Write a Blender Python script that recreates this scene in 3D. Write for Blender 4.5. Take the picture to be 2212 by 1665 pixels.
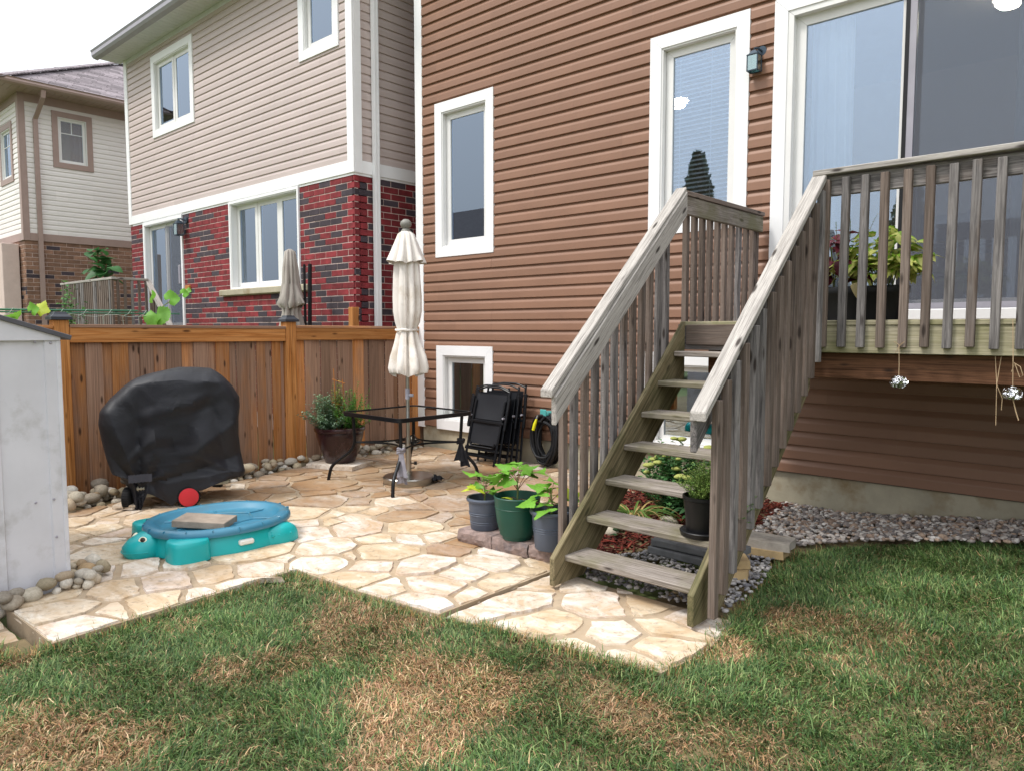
import bpy, bmesh, math, random
import numpy as np
from mathutils import Vector, Matrix
random.seed(7)
SC = bpy.context.scene
COL = SC.collection
for o in list(bpy.data.objects): bpy.data.objects.remove(o)
R = math.radians
# ------------------------------------------------------------------ camera
CAMH, YAW, PIT, LENS = 1.561, 42.10, 4.288, 25.923
cam = bpy.data.objects.new('camera', bpy.data.cameras.new('camera'))
COL.objects.link(cam)
cam.location = (0, 0, CAMH)
cam.rotation_euler = (R(90 - PIT), 0, R(YAW))
cam.data.lens = LENS; cam.data.sensor_width = 36; cam.data.sensor_fit = 'HORIZONTAL'
cam.data.clip_start = 0.05; cam.data.clip_end = 3000
SC.camera = cam
# ------------------------------------------------------------------ sky, sun, exposure
SUN_EL, SUN_AZ = R(58), R(205)          # azimuth clockwise from +Y
world = bpy.data.worlds.new('World'); SC.world = world; world.use_nodes = True
nt = world.node_tree; nt.nodes.clear()
wo = nt.nodes.new('ShaderNodeOutputWorld'); bg = nt.nodes.new('ShaderNodeBackground')
sky = nt.nodes.new('ShaderNodeTexSky'); sky.sky_type = 'NISHITA'; sky.sun_disc = False
sky.sun_elevation = SUN_EL; sky.sun_rotation = SUN_AZ; sky.dust_density = 4; sky.air_density = 1.5
hs = nt.nodes.new('ShaderNodeHueSaturation'); hs.inputs['Saturation'].default_value = 0.35
mxs = nt.nodes.new('ShaderNodeMix'); mxs.data_type = 'RGBA'; mxs.inputs[0].default_value = 0.86
# even overcast: the standard overcast luminance law, (1 + 2 sin elevation) / 3 of the zenith, same all round
gm = nt.nodes.new('ShaderNodeNewGeometry'); sx = nt.nodes.new('ShaderNodeSeparateXYZ'); nt.links.new(gm.outputs['Incoming'], sx.inputs[0])
ab = nt.nodes.new('ShaderNodeMath'); ab.operation = 'ABSOLUTE'; nt.links.new(sx.outputs[2], ab.inputs[0])
ml = nt.nodes.new('ShaderNodeMath'); ml.operation = 'MULTIPLY_ADD'; nt.links.new(ab.outputs[0], ml.inputs[0]); ml.inputs[1].default_value = 9.2; ml.inputs[2].default_value = 4.6
cb = nt.nodes.new('ShaderNodeVectorMath'); cb.operation = 'SCALE'; cb.inputs[0].default_value = (.955, .985, 1.03); nt.links.new(ml.outputs[0], cb.inputs['Scale'])
nt.links.new(cb.outputs[0], mxs.inputs[7])
nt.links.new(sky.outputs[0], hs.inputs['Color']); nt.links.new(hs.outputs[0], mxs.inputs[6])
nt.links.new(mxs.outputs[2], bg.inputs[0]); bg.inputs[1].default_value = 0.108
nt.links.new(bg.outputs[0], wo.inputs[0])
sl = bpy.data.lights.new('sun', 'SUN'); sl.energy = 1.5; sl.angle = R(12); sl.color = (1, .955, .89)
sun = bpy.data.objects.new('sun', sl); COL.objects.link(sun)
sd = Vector((math.sin(SUN_AZ)*math.cos(SUN_EL), math.cos(SUN_AZ)*math.cos(SUN_EL), math.sin(SUN_EL)))
sun.rotation_euler = sd.to_track_quat('Z', 'Y').to_euler(); sun.location = (0, 0, 12)
vs = SC.view_settings
vs.view_transform = 'Standard'; vs.look = 'None'; vs.gamma = 1; vs.use_curve_mapping = False
vs.exposure = 0.80
SC.render.resolution_x, SC.render.resolution_y = 1024, 770
# ------------------------------------------------------------------ photo pixel (2212 px wide view) -> point on a plane
_f = LENS/36*2212
_F = Vector((-math.sin(R(YAW))*math.cos(R(PIT)), math.cos(R(YAW))*math.cos(R(PIT)), -math.sin(R(PIT))))
_R = Vector((math.cos(R(YAW)), math.sin(R(YAW)), 0)); _U = _R.cross(_F)
_C = Vector((0, 0, CAMH))
def ray(x, y): return _F + _R*((x-1106)/_f) - _U*((y-832.4)/_f)
def G(x, y, z=0.0): d = ray(x, y); return _C + d*((z-CAMH)/d.z)
def PY(x, y, Y): d = ray(x, y); return _C + d*(Y/d.y)
def PX(x, y, X): d = ray(x, y); return _C + d*(X/d.x)
# ------------------------------------------------------------------ mesh builder
I4 = Matrix.Identity(4)
def T(*a): return Matrix.Translation(Vector(a))
def RZ(a): return Matrix.Rotation(a, 4, 'Z')
def frame(origin, xdir, up=(0, 0, 1)):
    x = Vector(xdir).normalized(); u = Vector(up)
    if abs(x.dot(u.normalized())) > .99: u = Vector((0, 1, 0))
    y = u.cross(x).normalized(); z = x.cross(y)
    m = Matrix((x, y, z)).transposed().to_4x4(); m.translation = Vector(origin); return m
WM = {}
class MB:
    def __init__(s): s.v = []; s.f = []
    def add(s, vs, fs, m=None):
        n = len(s.v)
        s.v += [tuple(m @ Vector(p)) for p in vs] if m is not None else [tuple(p) for p in vs]
        s.f += [tuple(i+n for i in f) for f in fs]; return s
    def box(s, x0, x1, y0, y1, z0, z1, c=0.0, m=None):
        if x0 > x1: x0, x1 = x1, x0
        if y0 > y1: y0, y1 = y1, y0
        if z0 > z1: z0, z1 = z1, z0
        if c <= 0:
            vs = [(x, y, z) for x in (x0, x1) for y in (y0, y1) for z in (z0, z1)]
            fs = [(0, 1, 3, 2), (4, 6, 7, 5), (0, 4, 5, 1), (2, 3, 7, 6), (0, 2, 6, 4), (1, 5, 7, 3)]
            return s.add(vs, fs, m)
        c = min(c, (x1-x0)*.49, (y1-y0)*.49, (z1-z0)*.49)
        vs = []; ix = {}
        for i in (0, 1):
            for j in (0, 1):
                for k in (0, 1):
                    p = [(x0, x1)[i], (y0, y1)[j], (z0, z1)[k]]; sg = [(1, -1)[i], (1, -1)[j], (1, -1)[k]]
                    for a in range(3):
                        q = [p[b] + (0 if b == a else sg[b]*c) for b in range(3)]
                        ix[(i, j, k, a)] = len(vs); vs.append(q)
        fs = []
        for a in range(3):
            b, d = (a+1) % 3, (a+2) % 3
            for e in (0, 1):
                loop = []
                for (u, w) in ((0, 0), (1, 0), (1, 1), (0, 1)):
                    t = [0, 0, 0]; t[a] = e; t[b] = u; t[d] = w; loop.append(ix[(*t, a)])
                fs.append(tuple(loop if e else loop[::-1]))
        for a in range(3):
            b, d = (a+1) % 3, (a+2) % 3
            for u in (0, 1):
                for w in (0, 1):
                    t0 = [0, 0, 0]; t0[b] = u; t0[d] = w; t1 = list(t0); t1[a] = 1
                    q = (ix[(*t0, b)], ix[(*t1, b)], ix[(*t1, d)], ix[(*t0, d)])
                    fs.append(q if (u == w) == False else q[::-1])
        for i in (0, 1):
            for j in (0, 1):
                for k in (0, 1):
                    q = (ix[(i, j, k, 0)], ix[(i, j, k, 1)], ix[(i, j, k, 2)])
                    fs.append(q if (i+j+k) % 2 == 1 else q[::-1])
        return s.add(vs, fs, m)
    def prism(s, poly, z0, z1, m=None, top=None):
        n = len(poly); tp = top or poly
        vs = [(p[0], p[1], z0) for p in poly] + [(p[0], p[1], z1) for p in tp]
        fs = [tuple(range(n))[::-1], tuple(range(n, 2*n))] + [(i, (i+1) % n, (i+1) % n+n, i+n) for i in range(n)]
        return s.add(vs, fs, m)
    def tube(s, pts, r, n=8, cap=True, m=None, closed=False):
        pts = [Vector(p) for p in pts]; k = len(pts)
        rs = r if isinstance(r, (list, tuple)) else [r]*k
        vs = []; fs = []; ref = None
        for i, p in enumerate(pts):
            if closed: t = (pts[(i+1) % k]-pts[i-1])
            else: t = pts[min(i+1, k-1)]-pts[max(i-1, 0)]
            t = t.normalized() if t.length > 1e-9 else Vector((0, 0, 1))
            if ref is None:
                ref = Vector((0, 0, 1)) if abs(t.z) < .9 else Vector((1, 0, 0))
            a = (ref - t*ref.dot(t))
            a = a.normalized() if a.length > 1e-6 else t.orthogonal().normalized()
            b = t.cross(a); ref = a
            for j in range(n):
                q = 2*math.pi*j/n; vs.append(p + (a*math.cos(q)+b*math.sin(q))*rs[i])
        for i in range(k if closed else k-1):
            i2 = (i+1) % k
            for j in range(n):
                j2 = (j+1) % n; fs.append((i*n+j, i*n+j2, i2*n+j2, i2*n+j))
        if cap and not closed:
            fs.append(tuple(range(n))[::-1]); fs.append(tuple((k-1)*n+j for j in range(n)))
        return s.add(vs, fs, m)
    def lathe(s, prof, n=24, m=None, cap=False):
        k = len(prof); vs = []; fs = []
        for (r, z) in prof:
            for j in range(n):
                q = 2*math.pi*j/n; vs.append((r*math.cos(q), r*math.sin(q), z))
        for i in range(k-1):
            for j in range(n):
                j2 = (j+1) % n; fs.append((i*n+j, i*n+j2, (i+1)*n+j2, (i+1)*n+j))
        if cap: fs.append(tuple(range(n))[::-1]); fs.append(tuple((k-1)*n+j for j in range(n)))
        return s.add(vs, fs, m)
    def extr(s, prof, x0, x1, m=None):          # closed (y,z) profile swept along x
        n = len(prof)
        vs = [(x0, p[0], p[1]) for p in prof] + [(x1, p[0], p[1]) for p in prof]
        fs = [tuple(range(n)), tuple(range(n, 2*n))[::-1]] + [(i+n, (i+1) % n+n, (i+1) % n, i) for i in range(n)]
        return s.add(vs, fs, m)
    def mesh(s, name, smooth=False, angle=None):
        me = bpy.data.meshes.new(name); me.from_pydata(s.v, [], s.f); me.update()
        if smooth:
            me.polygons.foreach_set('use_smooth', [True]*len(me.polygons))
            if angle:
                try: me.set_sharp_from_angle(angle=R(angle))
                except Exception: pass
        return me
    def build(s, name, mat, parent=None, M=I4, smooth=False, angle=40):
        return obj(name, s.mesh(name, smooth, angle), mat, parent, M)
def obj(name, me, mat, parent=None, M=I4):
    o = bpy.data.objects.new(name, me); COL.objects.link(o)
    if mat is not None and me is not None and not me.materials: me.materials.append(mat)
    o.matrix_basis = M; WM[o.name] = M.copy()
    if parent is not None:
        o.parent = parent; o.matrix_parent_inverse = WM[parent.name].inverted()
    return o
def thing(name, label, cat, loc=(0, 0, 0), group=None):
    o = bpy.data.objects.new(name, None); COL.objects.link(o)
    o.empty_display_size = .1; M = T(*loc); o.matrix_basis = M; WM[o.name] = M
    return tag(o, label, cat, group)
def tag(o, label, cat, group=None):
    o['label'] = label; o['category'] = cat
    if group: o['group'] = group
    return o
def struct(o): o['kind'] = 'structure'; return o
def stuff(o): o['kind'] = 'stuff'; return o
def clone(root, M, label=None, group=None):
    """copy a thing built at the origin with its parts"""
    c = root.copy(); COL.objects.link(c); c.matrix_basis = M; WM[c.name] = M
    if label: c['label'] = label
    if group: c['group'] = group
    for ch in root.children:
        d = ch.copy(); COL.objects.link(d); d.parent = c
        for g in ch.children:
            e = g.copy(); COL.objects.link(e); e.parent = d
    return c
def fixn(o):
    bm = bmesh.new(); bm.from_mesh(o.data); bmesh.ops.recalc_face_normals(bm, faces=bm.faces); bm.to_mesh(o.data); bm.free(); return o
# ------------------------------------------------------------------ materials
def srgb(h):
    h = h.lstrip('#'); c = [int(h[i:i+2], 16)/255 for i in (0, 2, 4)]
    return tuple((x/12.92 if x <= .04045 else ((x+.055)/1.055)**2.4) for x in c)+(1,)
MATS = {}
class NT:
    def __init__(s, name):
        s.m = bpy.data.materials.new(name); s.m.use_nodes = True; s.t = s.m.node_tree; s.t.nodes.clear()
        s.out = s.n('ShaderNodeOutputMaterial'); s.b = s.n('ShaderNodeBsdfPrincipled')
        s.l(s.b.outputs[0], s.out.inputs[0])
    def n(s, k): return s.t.nodes.new(k)
    def l(s, a, b): s.t.links.new(a, b)
    def coords(s, scale=(1, 1, 1), rnd=True, kind='Object'):
        tc = s.n('ShaderNodeTexCoord'); src = tc.outputs[kind]
        if rnd:
            oi = s.n('ShaderNodeObjectInfo'); mu = s.n('ShaderNodeMath'); mu.operation = 'MULTIPLY'
            mu.inputs[1].default_value = 37; s.l(oi.outputs['Random'], mu.inputs[0])
            ad = s.n('ShaderNodeVectorMath'); ad.operation = 'ADD'; s.l(src, ad.inputs[0]); s.l(mu.outputs[0], ad.inputs[1]); src = ad.outputs[0]
        mp = s.n('ShaderNodeMapping'); mp.inputs['Scale'].default_value = scale; s.l(src, mp.inputs[0]); return mp.outputs[0]
    def noise(s, vec, scale, detail=4, rough=.55, dist=0):
        x = s.n('ShaderNodeTexNoise'); x.inputs['Scale'].default_value = scale; x.inputs['Detail'].default_value = detail
        x.inputs['Roughness'].default_value = rough; x.inputs['Distortion'].default_value = dist
        if vec is not None: s.l(vec, x.inputs['Vector'])
        return x.outputs[0]
    def ramp(s, fac, stops):
        x = s.n('ShaderNodeValToRGB'); e = x.color_ramp.elements
        while len(e) < len(stops): e.new(.5)
        for i, (p, c) in enumerate(stops):
            e[i].position = p; e[i].color = c if len(c) == 4 else (*c, 1)
        s.l(fac, x.inputs[0]); return x.outputs[0]
    def mix(s, fac, a, b, mode='MIX'):
        x = s.n('ShaderNodeMix'); x.data_type = 'RGBA'; x.blend_type = mode
        for i, v in ((0, fac), (6, a), (7, b)):
            if hasattr(v, 'links'): s.l(v, x.inputs[i])
            else: x.inputs[i].default_value = v if i == 0 else (v if len(v) == 4 else (*v, 1))
        return x.outputs[2]
    def bump(s, h, strength=.3, dist=.01):
        x = s.n('ShaderNodeBump'); x.inputs['Strength'].default_value = strength; x.inputs['Distance'].default_value = dist
        s.l(h, x.inputs['Height']); s.l(x.outputs[0], s.b.inputs['Normal'])
    def rand(s): return s.n('ShaderNodeObjectInfo').outputs['Random']
    def set(s, col=None, rough=None, metal=None, spec=None):
        for k, v in (('Base Color', col), ('Roughness', rough), ('Metallic', metal), ('Specular IOR Level', spec)):
            if v is None: continue
            if hasattr(v, 'links'): s.l(v, s.b.inputs[k])
            else: s.b.inputs[k].default_value = v
        MATS[s.m.name] = s.m; return s.m
def plain(name, col, rough=.5, metal=0, var=.08, nscale=6, bump=.0, bscale=60, spec=.4, orand=0.0, dirt=None):
    s = NT(name); c = srgb(col) if isinstance(col, str) else col
    v = s.coords((1, 1, 1)); nz = s.noise(v, nscale, 5, .6)
    lo = tuple(x*(1-var*1.6) for x in c[:3]); hi = tuple(min(1, x*(1+var)) for x in c[:3])
    k = s.ramp(nz, [(.3, lo), (.7, hi)])
    if dirt: k = s.mix(s.ramp(s.noise(v, dirt[1], 6, .65), [(.52, (0, 0, 0)), (.68, (1, 1, 1))]), k, srgb(dirt[0]))
    if orand > 0:
        rr = s.ramp(s.rand(), [(0, (1-orand,)*3), (1, (1+orand*.6,)*3)]); k = s.mix(1.0, k, rr, 'MULTIPLY')
    if bump > 0: s.bump(s.noise(v, bscale, 3, .6), bump, .004)
    return s.set(k, rough, metal, spec)
def wood(name, cols, grain=(1.0, 16, 16), knot='#2e2622', rough=.8, orand=.3, green=None, bump=.35, kn=True, tint=None, TINT0=.6):
    """boards are modelled with their length along local x"""
    s = NT(name); v = s.coords(grain)
    a = s.noise(v, 2.2, 6, .65, .6); b = s.noise(s.coords((grain[0]*.7, grain[1]*4, grain[2]*4)), 3, 3, .6)
    k = s.ramp(a, [(.28+.44*i/(len(cols)-1), srgb(c)) for i, c in enumerate(cols)])
    st = s.ramp(b, [(.35, (.45, .45, .45)), (.6, (1, 1, 1))]); k = s.mix(.8, k, st, 'MULTIPLY')
    if tint:
        rt = s.n('ShaderNodeMath'); rt.operation = 'FRACT'; mu = s.n('ShaderNodeMath'); mu.operation = 'MULTIPLY'; mu.inputs[1].default_value = 17.3
        s.l(s.rand(), mu.inputs[0]); s.l(mu.outputs[0], rt.inputs[0])
        big = s.noise(s.coords((.9, 3, 3)), 1.4, 3, .6)
        ad = s.n('ShaderNodeMath'); ad.operation = 'ADD'; s.l(rt.outputs[0], ad.inputs[0]); s.l(big, ad.inputs[1])
        f = s.ramp(ad.outputs[0], [(TINT0, (.05, .05, .05)), (TINT0+.5, (.72, .72, .72))]); k = s.mix(f, k, s.mix(1, srgb(tint), st, 'MULTIPLY'))
    k = s.mix(1, k, s.ramp(s.rand(), [(0, (1-orand,)*3), (1, (1+orand*.5,)*3)]), 'MULTIPLY')
    if kn:
        vo = s.n('ShaderNodeTexVoronoi'); vo.inputs['Scale'].default_value = 1; s.l(s.coords((3.2, 11, 11)), vo.inputs['Vector'])
        k = s.mix(s.ramp(vo.outputs['Distance'], [(.08, (.9, .9, .9)), (.17, (0, 0, 0))]), k, srgb(knot))
    if green:
        gm = s.ramp(s.noise(s.coords((2, 2, 2)), 1.3, 4, .6), [(.45, (0, 0, 0)), (.7, (.75, .75, .75))]); k = s.mix(gm, k, srgb(green))
    s.bump(b, bump, .004)
    return s.set(k, rough, 0, .2)
def leafmat(name, c1, c2, rim=None, ns=18):
    s = NT(name); v = s.coords()
    k = s.mix(s.noise(v, ns, 4, .6), srgb(c1), srgb(c2)); k = s.mix(1, k, s.ramp(s.rand(), [(0, (.7, .7, .7)), (1, (1.15, 1.15, 1.1))]), 'MULTIPLY')
    if rim:          # leaf blade: centre and margin differ, measured from the midrib
        tc = s.n('ShaderNodeTexCoord'); sp = s.n('ShaderNodeSeparateXYZ'); s.l(tc.outputs['Object'], sp.inputs[0])
        ab = s.n('ShaderNodeMath'); ab.operation = 'ABSOLUTE'; s.l(sp.outputs[1], ab.inputs[0])
        ad = s.n('ShaderNodeMath'); ad.operation = 'MULTIPLY_ADD'; s.l(s.noise(s.coords(), 11, 4, .6), ad.inputs[0]); ad.inputs[1].default_value = .22; s.l(ab.outputs[0], ad.inputs[2])
        k = s.mix(s.ramp(ad.outputs[0], [(rim[1], (0, 0, 0)), (rim[1]+.06, (1, 1, 1))]), k, srgb(rim[0]))
    m = s.set(k, .5, 0, .35)
    tr = s.n('ShaderNodeBsdfTranslucent'); s.l(k, tr.inputs[0]); ms = s.n('ShaderNodeMixShader'); ms.inputs[0].default_value = .3
    s.l(s.b.outputs[0], ms.inputs[1]); s.l(tr.outputs[0], ms.inputs[2]); s.l(ms.outputs[0], s.out.inputs[0]); return m
def glassmat(name, base=.3, tint=(.80, .88, 1), trans=(.9, .93, .95), rough=0.0):
    s = NT(name); s.t.nodes.remove(s.b)
    t = s.n('ShaderNodeBsdfTransparent'); t.inputs[0].default_value = (*trans, 1)
    g = s.n('ShaderNodeBsdfGlossy'); g.inputs[0].default_value = (*tint, 1); g.inputs['Roughness'].default_value = rough
    fr = s.n('ShaderNodeFresnel'); fr.inputs[0].default_value = 1.5
    ad = s.n('ShaderNodeMath'); ad.operation = 'ADD'; ad.use_clamp = True; ad.inputs[1].default_value = base; s.l(fr.outputs[0], ad.inputs[0])
    ms = s.n('ShaderNodeMixShader'); s.l(ad.outputs[0], ms.inputs[0]); s.l(t.outputs[0], ms.inputs[1]); s.l(g.outputs[0], ms.inputs[2])
    s.l(ms.outputs[0], s.out.inputs[0]); MATS[name] = s.m; return s.m
m_brown = plain('brown_vinyl', '#8c6955', .45, var=.07, nscale=1.2, bump=.06, bscale=90, orand=.05)
m_beige = plain('beige_vinyl', '#c0b1ac', .5, var=.04, nscale=1, bump=.05, orand=.04)
m_cream = plain('cream_vinyl', '#e4dfdc', .5, var=.03, nscale=1, bump=.05, orand=.03)
m_taupe = plain('taupe_trim', '#a08a82', .5, var=.05)
m_white = plain('white_trim', '#eeeeef', .45, var=.03, nscale=2)
m_pvc = plain('white_pvc_frame', '#e3e2e0', .35, var=.03, nscale=3)
m_soffit = plain('soffit_aluminium', '#d2d2d6', .5, var=.04)
m_gutter = plain('gutter_aluminium', '#9d9aa3', .4, var=.05)
m_dark = plain('dark_interior', '#2b2b2e', .9, var=.1)
m_wallin = plain('interior_paint', '#9a948c', .9, var=.05)
m_conc = plain('foundation_concrete', '#ada590', .9, var=.14, nscale=3, bump=.5, bscale=35, dirt=('#8c7a5c', 2.2))
m_glass = glassmat('window_glass', .25, (.70, .83, 1))
m_glass2 = glassmat('dark_window_glass', .28, (.75, .86, .95))
m_tglass = glassmat('table_glass', .30, (.92, .97, .96), (.5, .56, .54))
m_blind = plain('blind_slat', '#eef1f5', .5, var=.02)
m_curtain = plain('curtain_cloth', '#f0f3f5', .9, var=.04)
m_mortar = plain('brick_mortar', '#c4b0a8', .95, var=.12, nscale=14, bump=.4)
m_bred = plain('red_brick', '#842f34', .85, var=.25, nscale=9, bump=.45, bscale=50, orand=.28)
m_bdark = plain('charcoal_brick', '#453c43', .85, var=.18, nscale=9, bump=.45, bscale=50, orand=.22)
m_bbrown = plain('brown_brick', '#8a6a58', .9, var=.22, nscale=8, bump=.45, bscale=45, orand=.32)
m_stucco = plain('pink_cream_stucco', '#cdbab2', .95, var=.05, bump=.4, bscale=70)
m_grey = wood('weathered_deck_wood', ['#4a4849', '#74706f', '#9a9593', '#736a64'], grain=(1.4, 24, 24), orand=.32, tint='#7d6a5c', TINT0=.85)
m_rail = wood('bleached_handrail_wood', ['#77726e', '#a8a29c', '#c9c3bc', '#9a918a'], grain=(1.6, 34, 34), orand=.06)
m_tread = wood('stair_tread_wood', ['#635a50', '#8f857b', '#b0a69e', '#857a6f'], grain=(1.6, 30, 30), orand=.12, green='#6d6a4a')
m_string = wood('mossy_stringer_wood', ['#48432f', '#6f664c', '#938668', '#5d563d'], orand=.1, green='#4f5232')
m_rim = wood('green_stained_rim_wood', ['#8a8468', '#a9a287', '#bdb49c', '#98907a'], orand=.08, green='#7d7c4e', kn=False)
m_beam = wood('deck_beam_wood', ['#4a3222', '#6b4a36', '#7f5a42', '#573d2e'], orand=.1)
m_cedar = wood('cedar_fence_board', ['#a5642e', '#cf8747', '#dd9b62', '#bb7840'], grain=(.8, 22, 22), orand=.36, tint='#a08d82', TINT0=.6, knot='#3d2a20')
m_post = wood('cedar_post', ['#9a5f2e', '#bd7d44', '#cf9258', '#ad6f3a'], grain=(.5, 9, 9), orand=.1, knot='#5a3820')
m_black = plain('black_metal', '#101115', .4, 0.1, var=.1)
m_blackpl = plain('black_plastic', '#0a0a0d', .42, var=.15, nscale=10)
# ================================================================== building kit (local u along wall, d into the wall, z up)
def rects_minus(u0, u1, z0, z1, holes):
    us = sorted({u0, u1, *[min(max(h[0], u0), u1) for h in holes], *[min(max(h[1], u0), u1) for h in holes]})
    zs = sorted({z0, z1, *[min(max(h[2], z0), z1) for h in holes], *[min(max(h[3], z0), z1) for h in holes]})
    out = []
    for a, b in zip(us, us[1:]):
        run = None
        for c, d in zip(zs, zs[1:]):
            cu, cz = (a+b)/2, (c+d)/2
            hit = any(h[0] < cu < h[1] and h[2] < cz < h[3] for h in holes)
            if hit:
                if run: out.append((a, b, *run)); run = None
            else: run = (run[0], d) if run else (c, d)
        if run: out.append((a, b, *run))
    return out
def backing(house, M, u0, u1, z0, z1, holes, mat, d0=.004, d1=.18, name='wall'):
    mb = MB()
    for (a, b, c, d) in rects_minus(u0, u1, z0, z1, holes): mb.box(a, b, d0, d1, c, d)
    return mb.build(name, mat, house, M)
def siding(house, M, u0, u1, z0, z1, c, mat, holes, rng, seam=3.66, proud=.027):
    prof = [(0, -proud*.55), (.004, -proud), (c*.58, -proud*.9), (c*.66, -proud*.78), (c*.94, -.0015), (c, -.0015)]
    def clipp(za, zb):
        pts = []
        def at(z):
            for (p, q) in zip(prof, prof[1:]):
                if p[0] <= z <= q[0]: return p[1]+(q[1]-p[1])*(z-p[0])/(q[0]-p[0]+1e-9)
            return -.0015
        pts.append((at(za), za)); pts += [(d, z) for z, d in prof if za+1e-5 < z < zb-1e-5]; pts.append((at(zb), zb))
        return pts
    n = int(math.ceil((z1-z0)/c-1e-6)); off = 0
    for i in range(n):
        a, b = z0+i*c, min(z0+(i+1)*c, z1)
        if i % 2 == 0: off = rng.uniform(.4, seam)
        cuts = [u0]; x = u0+off
        while x < u1-.25: cuts.append(x); x += seam
        cuts.append(u1)
        for j, (ua, ub) in enumerate(zip(cuts, cuts[1:])):
            for (p, q, r, t) in rects_minus(ua, ub, a, b, holes):
                if t-r < .012 or q-p < .01: continue
                pr = clipp(r-a, t-a); pr = [(d-.0012*(j % 2), z) for d, z in pr]+[(.003, t-a), (.003, r-a)]
                mb = MB(); mb.extr(pr, p, q); mb.build('siding_panel', mat, house, M @ T(0, 0, a))
def ring(mb, u0, u1, z0, z1, w, d0, d1, gap=.0012, c=.003):
    """mitred frame of four boards, d0 front, d1 back"""
    O = [(u0, z0), (u1, z0), (u1, z1), (u0, z1)]; N = [(u0+w, z0+w), (u1-w, z0+w), (u1-w, z1-w), (u0+w, z1-w)]
    for i in range(4):
        j = (i+1) % 4; q = [O[i], O[j], N[j], N[i]]; cx = sum(p[0] for p in q)/4; cz = sum(p[1] for p in q)/4
        L = max(abs(O[i][0]-O[j][0]), abs(O[i][1]-O[j][1]))
        def sh(p, g):
            k = 1-2*g/L; return ((cx+(p[0]-cx)*k) if i % 2 == 0 else p[0], (cz+(p[1]-cz)*k) if i % 2 == 1 else p[1])
        q = [sh(p, gap) for p in q]
        vs = [(p[0], d1, p[1]) for p in q]+[(p[0], d0, p[1]) for p in q]
        mb.add(vs, [(0, 1, 2, 3), (7, 6, 5, 4), (0, 4, 5, 1), (1, 5, 6, 2), (2, 6, 7, 3), (3, 7, 4, 0)])
    return mb
def slats(mb, u0, u1, z0, z1, d, pitch, depth=.025, tilt=.95):
    z = z1-.05
    mb.box(u0, u1, d-.012, d+.02, z1-.045, z1-.005, .004)
    while z > z0+.03:
        z -= pitch; y = depth/2*math.cos(tilt); h = depth/2*math.sin(tilt)
        mb.add([(u0, d-y, z-h), (u1, d-y, z-h), (u1, d+y, z+h), (u0, d+y, z+h), (u0, d, z+.002), (u1, d, z+.002)], [(0, 1, 5, 4), (4, 5, 2, 3)])
    for u in (u0+(u1-u0)*.16, u0+(u1-u0)*.62): mb.box(u-.002, u+.002, d-.016, d-.013, z0, z1)
def window(house, M, u0, u1, z0, z1, tw=.125, lights=1, trim=m_white, name='window', glass=m_glass, recess=.05, blind=None, muntin=False, fw=.075, tail=.0, lab=None, sashes=None):
    mb = MB(); ring(mb, u0, u1, z0, z1, tw, -.034, .02); w = mb.build(name, trim, house, M)
    a, b, c, e = u0+tw, u1-tw, z0+tw, z1-tw
    fb = MB(); ring(fb, a-.004, b+.004, c-.004, e+.004, .022, -.022, recess+.06)
    n = lights; wd = (b-a-.04)/n; pm = MB()
    for i in range(n):
        p, q = a+.02+i*wd, a+.02+(i+1)*wd
        ring(fb, p+.002, q-.002, c+.018, e-.018, fw, recess-.012+(.006 if i % 2 else 0), recess+.03)
    fb.build('frame', m_pvc, w, M)
    for i in range(n):
        p, q = a+.02+i*wd+fw, a+.02+(i+1)*wd-fw
        MB().box(p-.006, q+.006, recess+.004, recess+.010, c+.012+fw, e-.012-fw).build('pane', glass, w, M)
        if muntin:
            g = MB(); zz = e-.012-fw-(e-c)*.27
            g.box(p, q, recess-.004, recess+.016, zz-.008, zz+.008); g.box((p+q)/2-.008, (p+q)/2+.008, recess-.004, recess+.016, zz+.008, e-fw-.012); g.build('muntin', m_pvc, w, M)
    if blind:
        bm = MB(); slats(bm, a+.03, b-.03, c+.03+blind[1], e-.02, recess+.06, blind[0]); bm.build('blind', m_blind, w, M)
    if lab: w['label'] = lab
    return w
BRK = {}
def brick_mesh(L, hgt, dep=.09, c=.004):
    k = (round(L, 2), hgt)
    if k not in BRK: mb = MB(); mb.box(-k[0]/2, k[0]/2, 0, dep, -hgt/2, hgt/2, c); BRK[k] = mb.mesh('brick')
    return BRK[k]
def brick_layout(u0, u1, z0, z1, holes, L, H, g, rng):
    out = []; i = 0; z = z1
    while z-H > z0:
        zc = z-H/2
        segs = rects_minus(u0, u1, zc-.001, zc+.001, holes)
        for (a, b, _, _) in segs:
            x = a-(L+g)*(.5 if i % 2 else 0)
            while x < b:
                p, q = max(x, a), min(x+L, b)
                if q-p > .03: out.append(((p+q)/2, zc, q-p))
                x += L+g
        z -= H+g; i += 1
    return out
def brick_place(wallobj, M, lay, H, mats, weights, rng, limit, zvis, nm='brick'):
    cand = []
    for (u, z, L) in lay:
        P = M @ Vector((u, 0, z)); cand.append(((P-_C).length if z > zvis else 999+z, u, z, L))
    cand.sort(); rest = [MB() for _ in mats]
    for k, (dist, u, z, L) in enumerate(cand):
        mi = rng.choices(range(len(mats)), weights)[0]; dd = rng.uniform(-.004, .003)
        if k < limit:
            me = brick_mesh(L, H); key = me.name+mats[mi].name
            if key not in BRK:
                m2 = me.copy(); m2.materials.clear(); m2.materials.append(mats[mi]); BRK[key] = m2
            o = obj(nm, BRK[key], None, wallobj, M @ T(u, -.005+dd*.6, z) @ Matrix.Rotation(rng.uniform(-.006, .006), 4, 'Y'))
        else: rest[mi].box(u-L/2, u+L/2, -.005+dd*.6, .05, z-H/2, z+H/2, .004)
    for mb, m in zip(rest, mats):
        if mb.v: stuff(mb.build('far_bricks', m, wallobj, M))
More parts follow.
